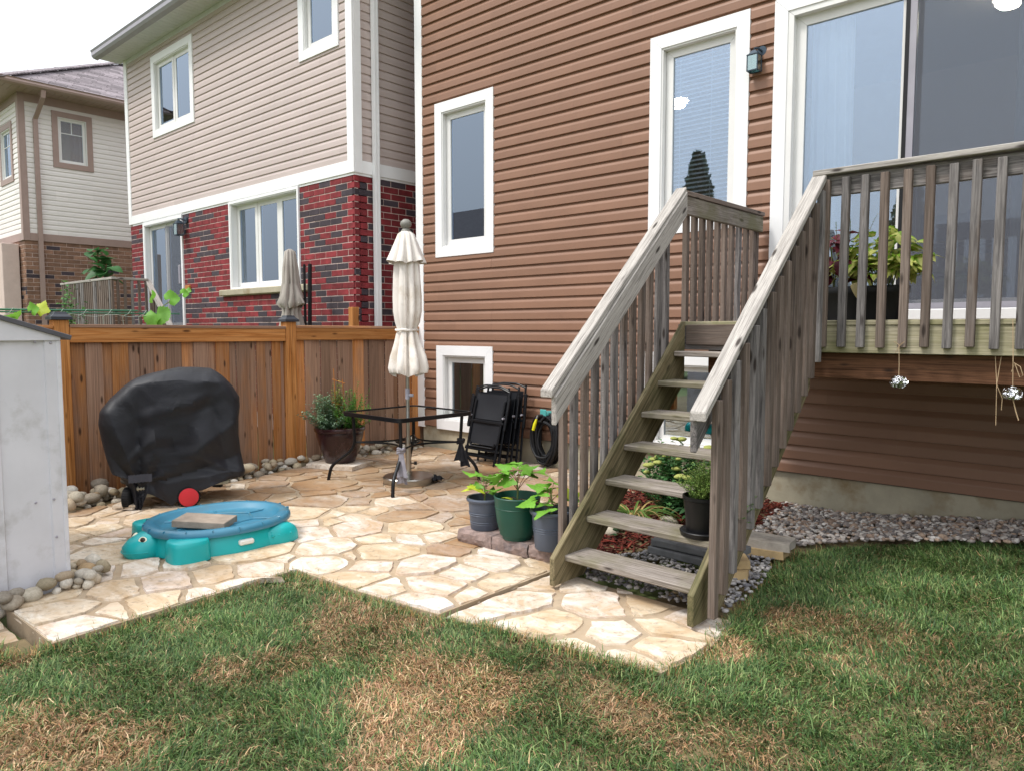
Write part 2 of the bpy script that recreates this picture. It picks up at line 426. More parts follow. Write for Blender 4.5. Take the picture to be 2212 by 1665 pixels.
def pipe(mb, pts, w, t):
    """rectangular downspout along a path, w across u, t across d"""
    pts = [Vector(p) for p in pts]; vs = []; fs = []
    for p in pts: vs += [p+Vector((-w/2, -t/2, 0)), p+Vector((w/2, -t/2, 0)), p+Vector((w/2, t/2, 0)), p+Vector((-w/2, t/2, 0))]
    for i in range(len(pts)-1):
        for j in range(4): fs.append((i*4+j, i*4+(j+1) % 4, i*4+4+(j+1) % 4, i*4+4+j))
    fs += [(3, 2, 1, 0), tuple(len(vs)-4+j for j in range(4))]; mb.add(vs, fs)
def sconce(name, label, M, s=1.0):
    t = thing(name, label, 'wall lamp', M.translation); K = M @ Matrix.Scale(s, 4)
    b = MB(); b.lathe([(0, -.03), (.05, -.03), (.052, -.02), (.048, 0), (0, 0)], 20, T(.045, -.002, .06) @ Matrix.Rotation(R(-90), 4, 'X')); b.build('backplate', m_lamp, t, K, True)
    a = MB(); a.tube([(.045, -.03, .06), (.03, -.09, .075), (0, -.115, .075)], .011, 8); a.build('arm', m_lamp, t, K, True)
    h = MB(); h.box(-.062, .062, -.165, -.045, .0, .012, .003); h.prism([(-.05, -.155), (.05, -.155), (.05, -.055), (-.05, -.055)], .012, .055, None, [(-.02, -.125), (.02, -.125), (.02, -.085), (-.02, -.085)])
    h.tube([(.012*math.cos(q*.5), -.105, .068+.012*math.sin(q*.5)) for q in range(13)], .0025, 5, closed=False); h.build('cap', m_lamp, t, K)
    c = MB()
    for (x, y) in ((-.055, -.155), (.055, -.155), (.055, -.055), (-.055, -.055)): c.box(x-.005, x+.005, y-.005, y+.005, -.15, 0)
    for (x0, x1, y0, y1) in ((-.06, .06, -.16, -.152), (-.06, .06, -.058, -.05), (-.06, -.052, -.152, -.058), (.052, .06, -.152, -.058)): c.box(x0, x1, y0, y1, -.158, -.148)
    c.build('cage', m_lamp, t, K)
    g = MB()
    for (x0, x1, y0, y1) in ((-.05, .05, -.156, -.153), (-.05, .05, -.057, -.054), (-.056, -.053, -.15, -.06), (.053, .056, -.15, -.06)): g.box(x0, x1, y0, y1, -.148, 0)
    g.build('frosted_glass', m_frost, t, K)
    l = MB(); l.lathe([(0, -.1), (.02, -.09), (.026, -.07), (.02, -.04), (.012, -.01)], 12, T(0, -.105, 0)); l.build('bulb', m_white, t, K, True)
    return t
m_lamp = plain('lamp_metal', '#3c4a57', .45, .3, var=.1)
m_frost = glassmat('frosted_lamp_glass', .35, (.75, .9, .9), (.55, .72, .72), .25)
rng = random.Random(3)
# ================================================================== brown house
WY = 6.58
H1 = thing('brown_house', 'brown vinyl sided house with white trimmed windows and a wooden deck', 'house', (-3, WY+3, 0))
MB1 = T(0, WY, 0)
c_hole = .127
wins1 = dict(main=(-7.262, -6.222, 2.50, 4.45), tall=(-4.057, -3.019, 2.51, 4.45), base=(-7.262, -6.24, .265, 1.357), base2=(-4.08, -2.84, .30, 1.34), door=(-2.79, -.56, 1.64, 4.45))
holes = [(a+.12, b-.12, c+.12, d-.12) for (a, b, c, d) in wins1.values()]
big = [(a+.03, b-.03, c+.03, d-.03) for (a, b, c, d) in wins1.values()]
backing(H1, MB1, -7.62, 4.2, .28, 7.0, holes, m_dark)
f = MB()
for (a, b, c, d) in rects_minus(-7.58, 4.2, -.5, .286, [holes[2]]): f.box(a, b, .012, .25, c, d)
f.build('foundation', m_conc, H1, MB1)
siding(H1, MB1, -7.512, 4.2, .287, 6.99, c_hole, m_brown, big, rng, 3.66)
f = MB(); f.box(-7.653, -7.512, -.028, .0, .262, 7.0, .004); f.box(-7.653, -7.625, 0, .14, .262, 7.0, .004); f.build('corner_trim', m_white, H1, MB1)
f = MB(); f.box(-7.62, -7.44, .18, 8, -.5, 7); f.box(4.02, 4.2, .18, 8, -.5, 7); f.box(-7.44, 4.02, 7.82, 8, -.5, 7); f.build('outer_wall', m_brown, H1, MB1)
f = MB(); f.box(-7.44, 4.02, .18, 7.82, 1.45, 1.6); f.box(-7.44, 4.02, .18, 7.82, 4.75, 4.95); f.build('interior_floor', m_wallin, H1, MB1)
f = MB(); f.box(-7.44, 4.02, 3.9, 4.0, 1.6, 4.75); f.build('interior_wall', m_wallin, H1, MB1)
f = MB(); f.prism([(-8.0, -.35), (4.6, -.35), (4.6, 8.35), (-8.0, 8.35)], 7.0, 7.16); f.prism([(-8.0, -.35), (4.6, -.35), (4.6, 8.35), (-8.0, 8.35)], 7.16, 9.6, None, [(-4, 3.9), (.8, 3.9), (.8, 4.1), (-4, 4.1)]); f.build('roof', m_gutter, H1, MB1)
window(H1, MB1, *wins1['main'], blind=(.0285, .09), glass=m_glass)
window(H1, MB1, *wins1['tall'], blind=(.043, .02), glass=m_glass)
window(H1, MB1, *wins1['base'], glass=m_glass2, lab='small white trimmed basement window')
window(H1, MB1, *wins1['base2'], lights=1, glass=m_glass2, fw=.05)
# patio door: fixed light left, sliding light with insect screen right
u0, u1, z0, z1 = wins1['door']
f = MB(); ring(f, u0, u1, z0-.05, z1, .118, -.034, .02); pd = f.build('patio_door', m_white, H1, MB1)
f = MB(); ring(f, u0+.114, u1-.114, z0+.03, z1-.114, .055, -.024, .13); f.box(u0+.17, u1-.17, -.05, .13, z0+.0, z0+.085, .006); f.build('frame', m_pvc, pd, MB1)
mid = -1.70
f = MB(); ring(f, u0+.165, mid+.02, z0+.09, z1-.165, .088, .045, .085); ring(f, mid-.05, u1-.165, z0+.09, z1-.165, .075, .09, .128); f.build('sash', m_pvc, pd, MB1)
MB().box(u0+.24, mid-.06, .062, .068, z0+.17, z1-.245).build('pane', m_glass, pd, MB1)
MB().box(mid+.02, u1-.235, .106, .112, z0+.16, z1-.235).build('pane', m_glass, pd, MB1)
f = MB(); ring(f, mid-.005, u1-.17, z0+.085, z1-.168, .05, .0, .022); f.build('screen_frame', m_gutter, pd, MB1)
f = MB(); f.box(mid-.035, mid-.006, -.006, .02, z0+.09, z1-.17); f.build('meeting_seal', m_blackpl, pd, MB1)
f = MB(); f.box(mid+.004, mid+.034, -.04, .0, 2.62, 2.86, .008); f.build('handle', m_blackpl, pd, MB1)
s = NT('insect_screen'); tr = s.n('ShaderNodeBsdfTransparent'); df = s.n('ShaderNodeBsdfDiffuse'); df.inputs[0].default_value = (.16, .17, .2, 1); ms = s.n('ShaderNodeMixShader'); ms.inputs[0].default_value = .38
s.l(tr.outputs[0], ms.inputs[1]); s.l(df.outputs[0], ms.inputs[2]); s.l(ms.outputs[0], s.out.inputs[0]); m_screen = s.m
MB().box(mid+.04, u1-.21, .009, .011, z0+.13, z1-.21).build('insect_screen', m_screen, pd, MB1)
def curtain(name, label, x0, x1, y, z0, z1, amp=.035, waves=5, flare=.0):
    n = 60; vs = []; fs = []
    for k in range(9):
        z = z1+(z0-z1)*k/8; w = 1+flare*(k/8)**2
        for i in range(n+1):
            u = i/n; vs.append((x0+(x1-x0)*u*w, y+amp*math.sin(u*waves*2*math.pi+.3*math.sin(k))*(.5+.5*k/8), z))
    for k in range(8):
        for i in range(n): a = k*(n+1)+i; fs.append((a, a+1, a+n+2, a+n+1))
    b = MB().add(vs, fs)
    return tag(b.build(name, m_curtain, None, I4, True, None), label, 'curtain')
curtain('curtain', 'white sheer curtain inside the left light of the patio door', -2.56, -2.2, WY+.26, 1.66, 4.3, .03, 4, .12)
curtain('curtain', 'white sheer curtain inside the screened light of the patio door', -1.02, -.7, WY+.30, 1.66, 4.3, .03, 4)
m_lit = NT('lit_globe'); m_lit.b.inputs['Emission Color'].default_value = (1, .86, .62, 1); m_lit.b.inputs['Emission Strength'].default_value = 45; m_lit = m_lit.set((.9, .85, .75, 1), .4)
for (x, y, z, k) in ((-1.35, 8.5, 4.66, 'lit round ceiling lamp inside behind the patio door'), (-4.75, 8.3, 4.36, 'lit ceiling lamp inside behind the tall blind window')):
    t = thing('ceiling_lamp', k, 'lamp', (x, y, z)); MB().lathe([(0, -.07), (.08, -.06), (.12, -.02), (.12, .02)], 20, T(x, y, z)).build('globe', m_lit, t, I4, True); MB().lathe([(.14, .02), (.14, .05), (.02, .06), (.02, 4.75-z)], 20, T(x, y, z)).build('fitting', m_gutter, t, I4, True, 35)
sconce('wall_lantern', 'blue grey lantern on the brown wall beside the patio door', T(-2.945, WY, 4.0), .86)
# furniture seen dimly through the patio door
t = thing('dining_table', 'dark dining table inside the room behind the patio door', 'table', (-1.2, 8.2, 1.6))
MB().box(-1.9, -.5, 7.8, 8.7, 2.32, 2.36, .005).build('tabletop', m_dark, t)
for x in (-1.85, -.55):
    for y in (7.85, 8.65): MB().box(x-.03, x+.03, y-.03, y+.03, 1.6, 2.32).build('leg', m_dark, t)
for i, x in enumerate((-1.6, -1.0)):
    t = thing('dining_chair', 'dark dining chair inside behind the patio door glass', 'chair', (x, 7.6, 1.6), 'dining chairs')
    MB().box(x-.2, x+.2, 7.5, 7.9, 2.03, 2.08, .01).build('seat', m_dark, t)
    for a in (-.19, .17): MB().box(x+a, x+a+.025, 7.5, 7.525, 1.6, 2.6).build('back_post', m_dark, t); MB().box(x+a, x+a+.025, 7.87, 7.895, 1.6, 2.05).build('leg', m_dark, t)
    MB().box(x-.17, x+.17, 7.505, 7.52, 2.35, 2.58, .005).build('backrest', m_dark, t)
# ================================================================== beige and red brick neighbour
NY = 6.04; NX = -8.3; NL = -15.83
H2 = thing('brick_house', 'beige sided house with red and charcoal brick ground floor behind the fence', 'house', (-12, NY+4, 0))
MN = T(0, NY, 0); MS = T(NX, NY, 0) @ RZ(R(90))          # rear wall, side wall (u = +Y)
ZT0, ZT1, ZS = 3.66, 3.83, 6.87
upw = [(-14.555, -12.853, 5.155, 6.635), (-9.535, -8.575, 5.37, 6.635)]
low = [(-15.16, -13.49, 1.55, 3.64), (-11.69, -9.66, 2.23, 3.62)]
ins = lambda L, k: [(a+k, b-k, c+k, d-k) for (a, b, c, d) in L]
backing(H2, MN, NL, NX, .3, ZS, ins(upw, .1)+ins(low, .02), m_dark, .06, .2)
backing(H2, MS, .06, 6, .3, ZS, [], m_dark, .06, .2, 'side_wall')
siding(H2, MN, NL+.12, NX-.115, ZT1, ZS, .1155, m_beige, ins(upw, .03), rng, 3.66, .017)
siding(H2, MS, .115, 4.5, ZT1, ZS, .1155, m_beige, [], rng, 3.66, .017)
f = MB(); f.box(NL-.02, NL+.12, -.03, .05, ZT0, ZS, .004); f.build('corner_trim', m_white, H2, MN)
f = MB(); f.box(NX-.115, NX+.03, -.03, 0, ZT0, ZS, .004); f.build('corner_trim', m_white, H2, MN)
f = MB(); f.box(0, .115, -.03, 0, ZT0, ZS, .004); f.build('corner_trim', m_white, H2, MS)
f = MB(); f.box(NL+.12, NX-.115, -.027, .06, ZT0, ZT1, .004); f.box(NL+.12, NX, -.012, .06, ZT0-.03, ZT0); f.build('belt_trim', m_white, H2, MN)
f = MB(); f.box(.115, 4.5, -.027, .06, ZT0, ZT1, .004); f.box(.0, 4.5, -.012, .06, ZT0-.03, ZT0); f.build('belt_trim', m_white, H2, MS)
# brickwork
bw = backing(H2, MN, NL, NX-.004, .0, ZT0, ins(low, -.0), m_mortar, 0, .06, 'brick_wall')
brick_place(bw, MN, brick_layout(NL, NX+.005, .2, ZT0-.03, low, .257, .079, .010, rng), .079, [m_bred, m_bdark], [.64, .36], rng, 250, 1.6)
bs = backing(H2, MS, .0, 4.5, .0, ZT0, [], m_mortar, 0.0, .06, 'brick_wall')
brick_place(bs, MS, brick_layout(.086, 4.5, .2, ZT0-.03, [], .257, .079, .010, rng), .079, [m_bred, m_bdark], [.62, .38], rng, 50, 1.6)
window(H2, MN, *upw[0], lights=2, recess=.04)
window(H2, MN, *upw[1], lights=1, recess=.04)
w = window(H2, MN, low[1][0]-.03, low[1][1]+.03, low[1][2]-.03, low[1][3]+.03, tw=.04, lights=3, recess=.10, fw=.075)
f = MB(); f.box(-12.05, -9.4, -.075, .05, 2.125, 2.225, .012); f.build('sill', m_conc, w, MN)
w = window(H2, MN, low[0][0]-.02, low[0][1]+.02, low[0][2], low[0][3], tw=.06, lights=2, name='patio_door', recess=.08, fw=.07)
f = MB(); f.box(-13.72, -13.66, -.01, .03, 2.4, 2.75, .01); f.build('handle', m_gutter, w, MN)
f = MB(); f.box(-14.32, -13.55, .03, .035, 1.62, 3.5); f.build('insect_screen', m_screen, w, MN)
for (x0, x1, z0, z1, k) in ((-11.5, -11.05, 2.3, 3.5, 'inside the three light window of the brick house'), (-14.95, -14.5, 1.65, 3.5, 'inside the patio door of the brick house'), (-14.3, -13.6, 5.35, 6.45, 'inside the upper two light window of the brick house')):
    curtain('curtain', 'pale curtain '+k, x0, x1, NY+.24, z0, z1, .02, 5)
sconce('wall_lantern', 'small lantern on the red brick wall of the next house', T(-13.36, NY, 3.44), 1.25)
f = MB(); f.box(-13.38, -13.22, -.05, 0, 2.25, 2.36, .008); tag(f.build('outlet_box', m_post, None, MN), 'yellowed outlet box on the red brick wall', 'outlet')
# eave
SO = ZS
f = MB(); f.box(NL-.2, NX+.3, -.42, .0, SO, SO+.012)
for i in range(60): f.box(NL-.2+i*.13, NL-.194+i*.13, -.42, 0, SO-.006, SO)
f.build('soffit', m_soffit, H2, MN)
f = MB(); f.box(NL, NX+.03, -.022, .0, SO-.085, SO-.001, .003); f.build('frieze_board', m_soffit, H2, MN)
gp = [(-.42, SO-.03), (-.50, SO-.01), (-.53, SO+.03), (-.53, SO+.09), (-.55, SO+.125), (-.42, SO+.125)]
f = MB(); f.extr(gp, NL-.24, NX+.35); f.build('gutter', m_gutter, H2, MN)
f = MB(); f.prism([(NL-.22, -.42), (NX+.35, -.42), (NX+.35, 7), (NL-.22, 7)], SO+.09, SO+.15); f.prism([(NL-.22, -.42), (NX+.35, -.42), (NX+.35, 7), (NL-.22, 7)], SO+.15, SO+2.4, None, [(NL+3, 3), (NX-3, 3), (NX-3, 4), (NL+3, 4)]); f.build('roof', m_gutter, H2, MN)
f = MB(); pipe(f, [(.32, -.06, SO), (.32, -.06, .3)], .085, .06)
for x in (.295, .345): f.box(x-.006, x+.006, -.095, -.089, .3, SO)
f.build('downspout', m_white, H2, MS)
f = MB(); f.box(NL, NL+.2, .2, 6, 0, SO); f.box(NL, NX, 5.9, 6.1, 0, SO); f.build('outer_wall', m_beige, H2, MN)
# ================================================================== cream house far left
FX, FY = -18.3, 4.82
H3 = thing('cream_house', 'cream sided house with taupe trim, brown brick base and shingled hip roof', 'house', (FX-3, FY+4, 0))
MR = T(FX, FY, 0) @ RZ(R(90)); MB3 = T(0, FY, 0)
ZA, ZB, ZC = 3.46, 3.62, 6.50
fw_ = (.60, 1.40, 5.08, 6.28)
backing(H3, MR, .02, 7, .0, ZC, [(fw_[0]+.12, fw_[1]-.12, fw_[2]+.12, fw_[3]-.12)], m_dark, .06, .2)
rw = (-19.75, -18.78, 4.75, 6.02)
backing(H3, MB3, -24, FX-.02, .0, ZC, [(rw[0]+.12, rw[1]-.12, rw[2]+.12, rw[3]-.12)], m_dark, .06, .2)
siding(H3, MR, .10, 4.2, ZB, ZC, .106, m_cream, [(fw_[0]+.03, fw_[1]-.03, fw_[2]+.03, fw_[3]-.03)], rng, 3.66, .015)
siding(H3, MB3, -22, FX-.10, ZB, ZC, .106, m_cream, [(rw[0]+.03, rw[1]-.03, rw[2]+.03, rw[3]-.03)], rng, 3.66, .015)
f = MB(); f.box(0, .10, -.03, .0, ZA, ZC, .004); f.build('corner_trim', m_taupe, H3, MR)
f = MB(); f.box(.1, 4.2, -.025, .06, ZA, ZB, .004); f.build('belt_trim', m_taupe, H3, MR)
f = MB(); f.box(.0, 4.2, -.022, .0, ZC-.14, ZC+.04, .003); f.build('frieze_board', m_taupe, H3, MR)
f = MB(); f.box(FX-.10, FX+.03, -.03, 0, ZA, ZC, .004); f.build('corner_trim', m_taupe, H3, MB3)
f = MB(); f.box(-22, FX-.1, -.025, .06, ZA, ZB, .004); f.build('belt_trim', m_taupe, H3, MB3)
f = MB(); f.box(-22, FX, -.022, 0, ZC-.14, ZC+.04, .003); f.build('frieze_board', m_taupe, H3, MB3)
b3 = backing(H3, MR, .0, 4.2, 0, ZA, [], m_mortar, 0, .06, 'brick_wall')
brick_place(b3, MR, brick_layout(0, 4.2, .2, ZA, [], .257, .079, .010, rng), .079, [m_bbrown, m_bdark], [.9, .1], rng, 220, 1.62)
b4 = backing(H3, MB3, -22, FX-.02, 0, ZA, [], m_mortar, 0, .06, 'brick_wall')
brick_place(b4, MB3, brick_layout(-20, FX, .2, ZA, [], .257, .079, .010, rng), .079, [m_bbrown, m_bdark], [.9, .1], rng, 40, 1.62)
f = MB(); f.box(-21.5, -18.62, -.35, -.03, 0, 3.40, .01); f.build('stucco_wall', m_stucco, H3, MB3)
window(H3, MR, *fw_, tw=.115, trim=m_taupe, muntin=True, recess=.03, fw=.05, glass=m_glass2)
window(H3, MB3, *rw, tw=.115, trim=m_taupe, muntin=True, recess=.03, fw=.05)
cu = curtain('curtain', 'brown drape inside the upper window of the cream house', 0, 1, 0, 5.2, 6.1, .02, 3)
cu.matrix_basis = MR @ T(1.02, .22, 0) @ Matrix.Diagonal((.3, 1, 1, 1)); cu.data.materials[0] = m_cedar
EV, SLP = 6.56, .56; EX, EY = FX+.5, FY-.47
f = MB(); f.box(-.47, 6, -.5, -.02, EV-.035, EV-.02)
for i in range(36): f.box(-.47+i*.13, -.462+i*.13, -.5, -.02, EV-.041, EV-.035)
f.build('soffit', m_taupe, H3, MR)
f = MB(); f.box(-24, FX, -.47, -.02, EV-.031, EV-.016); f.build('soffit', m_taupe, H3, MB3)
gp3 = [(-.49, EV-.04), (-.58, EV-.01), (-.6, EV+.03), (-.585, EV+.07), (-.605, EV+.09), (-.49, EV+.09)]
f = MB(); f.extr(gp3, -.55, 6); f.build('gutter', m_taupe, H3, MR)
f = MB(); f.extr([(a+.03, b) for a, b in gp3], -24, FX+.58); f.build('gutter', m_taupe, H3, MB3)
f = MB(); pipe(f, [(.33, -.5, EV-.03), (.33, -.46, EV-.18), (.30, -.2, EV-.42), (.28, -.06, EV-.55), (.28, -.06, .3)], .085, .07); f.build('downspout', m_taupe, H3, MR)
RT = 6.0
m_roof = plain('roof_slab', '#6f646a', .9, var=.1)
m_shing = plain('asphalt_shingle', '#857c80', .95, var=.25, nscale=30, bump=.5, bscale=120, orand=.4)
f = MB(); f.prism([(EX, EY), (EX, EY+14), (EX-2*RT, EY+14), (EX-2*RT, EY)], EV+.04, EV+.04+RT*SLP, None, [(EX-RT, EY+RT), (EX-RT, EY+8), (EX-RT-.01, EY+8), (EX-RT-.01, EY+RT)]); rf = f.build('roof', m_roof, H3)
sh = MB(); sh.box(-.160, .160, -.2, .0, 0, .018, .003); sme = sh.mesh('shingle'); sme.materials.append(m_shing)
an = math.atan(SLP); cnt = 0
for i in range(26):
    s_ = .02+i*.145; x = EX-s_*math.cos(an); z = EV+.055+s_*math.sin(an)
    y = EY+s_*math.cos(an)+.17+(.11 if i % 2 else 0)+.05*(i % 3); yend = 9.2
    while y < yend and cnt < 290:
        if (G(0, 0, 0) is not None) and y < 5.3+s_*.85+1.9:
            M = T(x, y, z) @ RZ(R(90)) @ Matrix.Rotation(an, 4, 'X') @ T(0, .2, 0)
            obj('shingle', sme, None, rf, M); cnt += 1
        y += .333
hp = MB(); hp.prism([(-.13, -.16), (.13, -.16), (.13, .16), (-.13, .16)], 0, .014); hme = hp.mesh('hip_shingle'); hme.materials.append(m_shing)
hd = Vector((-1, 1, SLP)).normalized()
for i in range(44):
    P = Vector((EX, EY, EV+.075))+hd*(i*.14+.05)
    obj('hip_shingle', hme, None, rf, frame(P, hd, (0, 0, 1)) @ Matrix.Rotation(-.08, 4, 'Y'))
f = MB(); f.box(-24, FX, 5.9, 6.1, 0, ZC); f.build('outer_wall', m_cream, H3, MB3)
# ================================================================== ground
def smooth(a, b, x): t = np.clip((x-a)/(b-a), 0, 1); return t*t*(3-2*t)
def rise(x, y): return .12*np.maximum(0, np.asarray(x)+2.0)*smooth(2.8, 5.5, np.asarray(y))
class VN:
    """2-d value noise"""
    def __init__(s, seed): s.g = np.random.default_rng(seed).random((256, 256))
    def __call__(s, x, y):
        xi = np.floor(x).astype(int); yi = np.floor(y).astype(int); fx = x-xi; fy = y-yi
        fx = fx*fx*(3-2*fx); fy = fy*fy*(3-2*fy); g = s.g; a = g[xi % 256, yi % 256]; b = g[(xi+1) % 256, yi % 256]; c = g[xi % 256, (yi+1) % 256]; d = g[(xi+1) % 256, (yi+1) % 256]
        return (a*(1-fx)+b*fx)*(1-fy)+(c*(1-fx)+d*fx)*fy
    def fbm(s, x, y, o=3): return sum(s(x*2**k+k*17.3, y*2**k+k*9.1)*.5**(k+1) for k in range(o))/(1-.5**o)
m_soil = plain('dry_soil', '#75664a', .95, var=.3, nscale=5, bump=.5)
m_ground = plain('yard_ground', '#5f6b3d', .95, var=.3, nscale=2, bump=.4)
MB().box(-400, 400, -400, 400, -.9, -.12).build('ground', m_ground)
struct(bpy.data.objects['ground'])
def inpoly(px, py, poly):
    r = np.zeros(np.shape(px), bool); n = len(poly)
    for i in range(n):
        x0, y0 = poly[i]; x1, y1 = poly[(i+1) % n]
        c = ((y0 > py) != (y1 > py)) & (px < (x1-x0)*(py-y0)/(y1-y0+1e-12)+x0); r ^= c
    return r
LAWN = [(-4.13, .96), (-4.15, 1.14), (-4.2, 2.0), (-4.24, 2.56), (-3.6, 2.6), (-3.0, 2.68), (-2.62, 2.8), (-2.13, 2.86), (-1.72, 2.93), (-1.66, 3.24), (-1.72, 3.5), (-1.75, 3.7), (-1.80, 4.1), (-1.95, 4.6), (-1.95, 5.15), (-1.6, 5.62), (-1.2, 5.85), (-.76, 5.95), (.4, 6.05), (3, 6.1), (3, -4), (-9, -4), (-9, .6), (-5.2, .72)]
n = 90; xs = np.linspace(-9, 3, n); ys = np.linspace(-4, 6.5, n)
vs = [(x, y, float(-.05+rise(x, y))) for x in xs for y in ys]
fs = [(i*n+j, (i+1)*n+j, (i+1)*n+j+1, i*n+j+1) for i in range(n-1) for j in range(n-1)]
def fkeep(f):
    x = sum(vs[i][0] for i in f)/4; y = sum(vs[i][1] for i in f)/4
    return not (y > 6.56) and (bool(inpoly(np.array(x), np.array(y), LAWN)) or x > -2.3 or bool(inpoly(np.array(x+.1), np.array(y-.1), LAWN)))
struct(MB().add(vs, [f for f in fs if fkeep(f)]).build('lawn_soil', m_soil, None, I4, True, None))
# ---------------------------------------------------------------- flagstones
PATIO = [(-4.86, 1.10), (-4.13, 1.12), (-4.2, 2.0), (-4.24, 2.57), (-3.6, 2.6), (-2.97, 2.68), (-2.97, 3.82), (-3.92, 3.86), (-3.88, 4.3), (-3.86, 6.57), (-7.5, 6.57), (-7.52, 5.0), (-7.22, 3.76), (-7.12, 2.45), (-7.0, 2.0), (-6.2, 1.62), (-5.05, 1.56), (-4.95, 1.4)]
STEP = [(-2.95, 2.69), (-2.62, 2.8), (-2.13, 2.86), (-1.71, 2.93), (-1.66, 3.24), (-1.72, 3.72), (-2.95, 3.72)]
PATH = [(-4.86, 1.07), (-4.14, 1.07), (-4.1, .92), (-5.2, .70), (-5.9, .75), (-5.6, 1.0)]
def area(p): return .5*sum(p[i][0]*p[(i+1) % len(p)][1]-p[(i+1) % len(p)][0]*p[i][1] for i in range(len(p)))
def clip(poly, nx, ny, c):
    out = []
    for i in range(len(poly)):
        a, b = poly[i], poly[(i+1) % len(poly)]; da = nx*a[0]+ny*a[1]-c; db = nx*b[0]+ny*b[1]-c
        if da <= 0: out.append(a)
        if (da < 0) != (db < 0) and abs(da-db) > 1e-12:
            t = da/(da-db); out.append((a[0]+(b[0]-a[0])*t, a[1]+(b[1]-a[1])*t))
    return out
def rough_poly(p, rng, step=.055, amp=.009):
    q = []
    for i in range(len(p)):
        a = Vector(p[i]); b = Vector(p[(i+1) % len(p)]); L = (b-a).length; k = max(1, int(L/step)); nn = Vector((-(b-a).y, (b-a).x)).normalized() if L > 1e-6 else Vector((0, 0))
        for j in range(k):
            t = (j+(.18 if j == 0 else 0))/k; pt = a.lerp(b, min(t, 1))+nn*rng.uniform(-amp*.3, amp); q.append((pt.x, pt.y))
    return q
FLAG = {}
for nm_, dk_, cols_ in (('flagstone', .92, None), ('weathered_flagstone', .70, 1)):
  s = NT(nm_); v = s.coords()
  rr = s.rand()
  base = s.ramp(rr, [(0, srgb('#d0c0a6')), (.16, srgb('#dccdb5')), (.32, srgb('#e4ddd2')), (.48, srgb('#d6c2a8')), (.62, srgb('#e2dad3')), (.76, srgb('#cdb89c')), (.88, srgb('#e8e3dc')), (1, srgb('#d6c2b4'))])
  n1 = s.noise(s.coords((1, 1.6, 1)), 3.5, 7, .68, .8); n2 = s.noise(v, 22, 5, .7)
  k = s.mix(s.ramp(n1, [(.36, (.85, .85, .85)), (.6, (0, 0, 0))]), base, srgb('#bb9f7c'))
  k = s.mix(s.ramp(n1, [(.55, (0, 0, 0)), (.72, (.8, .8, .8))]), k, srgb('#e9e4dc'))
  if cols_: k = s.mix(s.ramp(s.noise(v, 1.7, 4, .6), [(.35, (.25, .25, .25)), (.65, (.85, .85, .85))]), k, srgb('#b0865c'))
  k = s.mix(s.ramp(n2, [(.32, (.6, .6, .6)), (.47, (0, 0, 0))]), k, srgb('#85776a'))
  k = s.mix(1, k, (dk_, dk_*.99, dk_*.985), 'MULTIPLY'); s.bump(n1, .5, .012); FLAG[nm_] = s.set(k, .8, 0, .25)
m_flag = FLAG['flagstone']
m_grout = plain('patio_mortar', '#ad9a82', .95, var=.2, nscale=6, bump=.6, bscale=45, dirt=('#927d64', 3))
def paving(name, label, poly, seeds, z, thick, parent_name, gap, rng, amp=.009):
    g = MB(); inner = poly
    g.prism(poly, z-thick, z-.008); base = struct(g.build(parent_name, m_grout)); fixn(base)
    for i, (sx, sy, sw) in enumerate(seeds):
        p = list(poly) if area(poly) > 0 else list(poly)[::-1]
        for j, (tx, ty, tw) in enumerate(seeds):
            if i == j or abs(tx-sx)+abs(ty-sy) > 2.6: continue
            nx, ny = tx-sx, ty-sy; d = math.hypot(nx, ny); nx /= d; ny /= d
            c = (tx*tx+ty*ty-tw-(sx*sx+sy*sy-sw))/(2*d)
            p = clip(p, nx, ny, c-gap*(.5+.55*((i*7+j*7) % 5)/5))
            if len(p) < 3: break
        if len(p) < 3 or abs(area(p)) < .004: continue
        q = rough_poly(p, rng, .05, amp); cx = sum(a[0] for a in q)/len(q); cy = sum(a[1] for a in q)/len(q)
        zz = rng.uniform(-.001, .005); loc = [(a[0]-cx, a[1]-cy) for a in q]
        r_ = max(.05, math.sqrt(abs(area(p)))); kk = 1-.010/r_*1.6
        top = [(a[0]*kk+rng.uniform(-.002, .002), a[1]*kk+rng.uniform(-.002, .002)) for a in loc]
        m = MB(); m.prism(loc, -.03, zz, None, top); m.v = [(a, b, c_+(.003*math.sin(a*9+i)+.003*math.cos(b*7+i*2) if c_ > -.02 else 0)) for a, b, c_ in m.v]
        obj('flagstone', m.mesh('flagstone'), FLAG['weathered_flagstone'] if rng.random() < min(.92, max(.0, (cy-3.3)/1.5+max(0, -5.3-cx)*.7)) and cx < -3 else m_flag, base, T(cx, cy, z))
    return base
def seeds_for(poly, n, rng, rmin, extra=()):
    xs = [p[0] for p in poly]; ys = [p[1] for p in poly]; out = list(extra)
    A = np.array(poly); tries = 0
    while len(out) < n and tries < 20000:
        tries += 1; x, y = rng.uniform(min(xs), max(xs)), rng.uniform(min(ys), max(ys))
        if not inpoly(np.array(x), np.array(y), poly): continue
        w = rng.choice([0, 0, .0, .01, .03, .06, .09]); r = rmin*(.72+w*9)
        if all(math.hypot((x-a)*1.0, (y-b)*1.25) > r*.5+rmin*(.72+c*9)*.5 for a, b, c in out): out.append((x, y, w))
    return out
fr = random.Random(21)
def gs(L, w): return [(G(x, y).x, G(x, y).y, w) for x, y in L]
front = gs([(130, 1318), (262, 1268), (345, 1300), (300, 1225), (440, 1290), (455, 1238), (520, 1270), (395, 1215), (560, 1225), (210, 1235)], .02)+gs([(830, 1190), (760, 1255), (940, 1260), (880, 1300), (1000, 1235), (900, 1135), (660, 1150), (690, 1215), (1060, 1215), (930, 1220), (820, 1275)], .035)
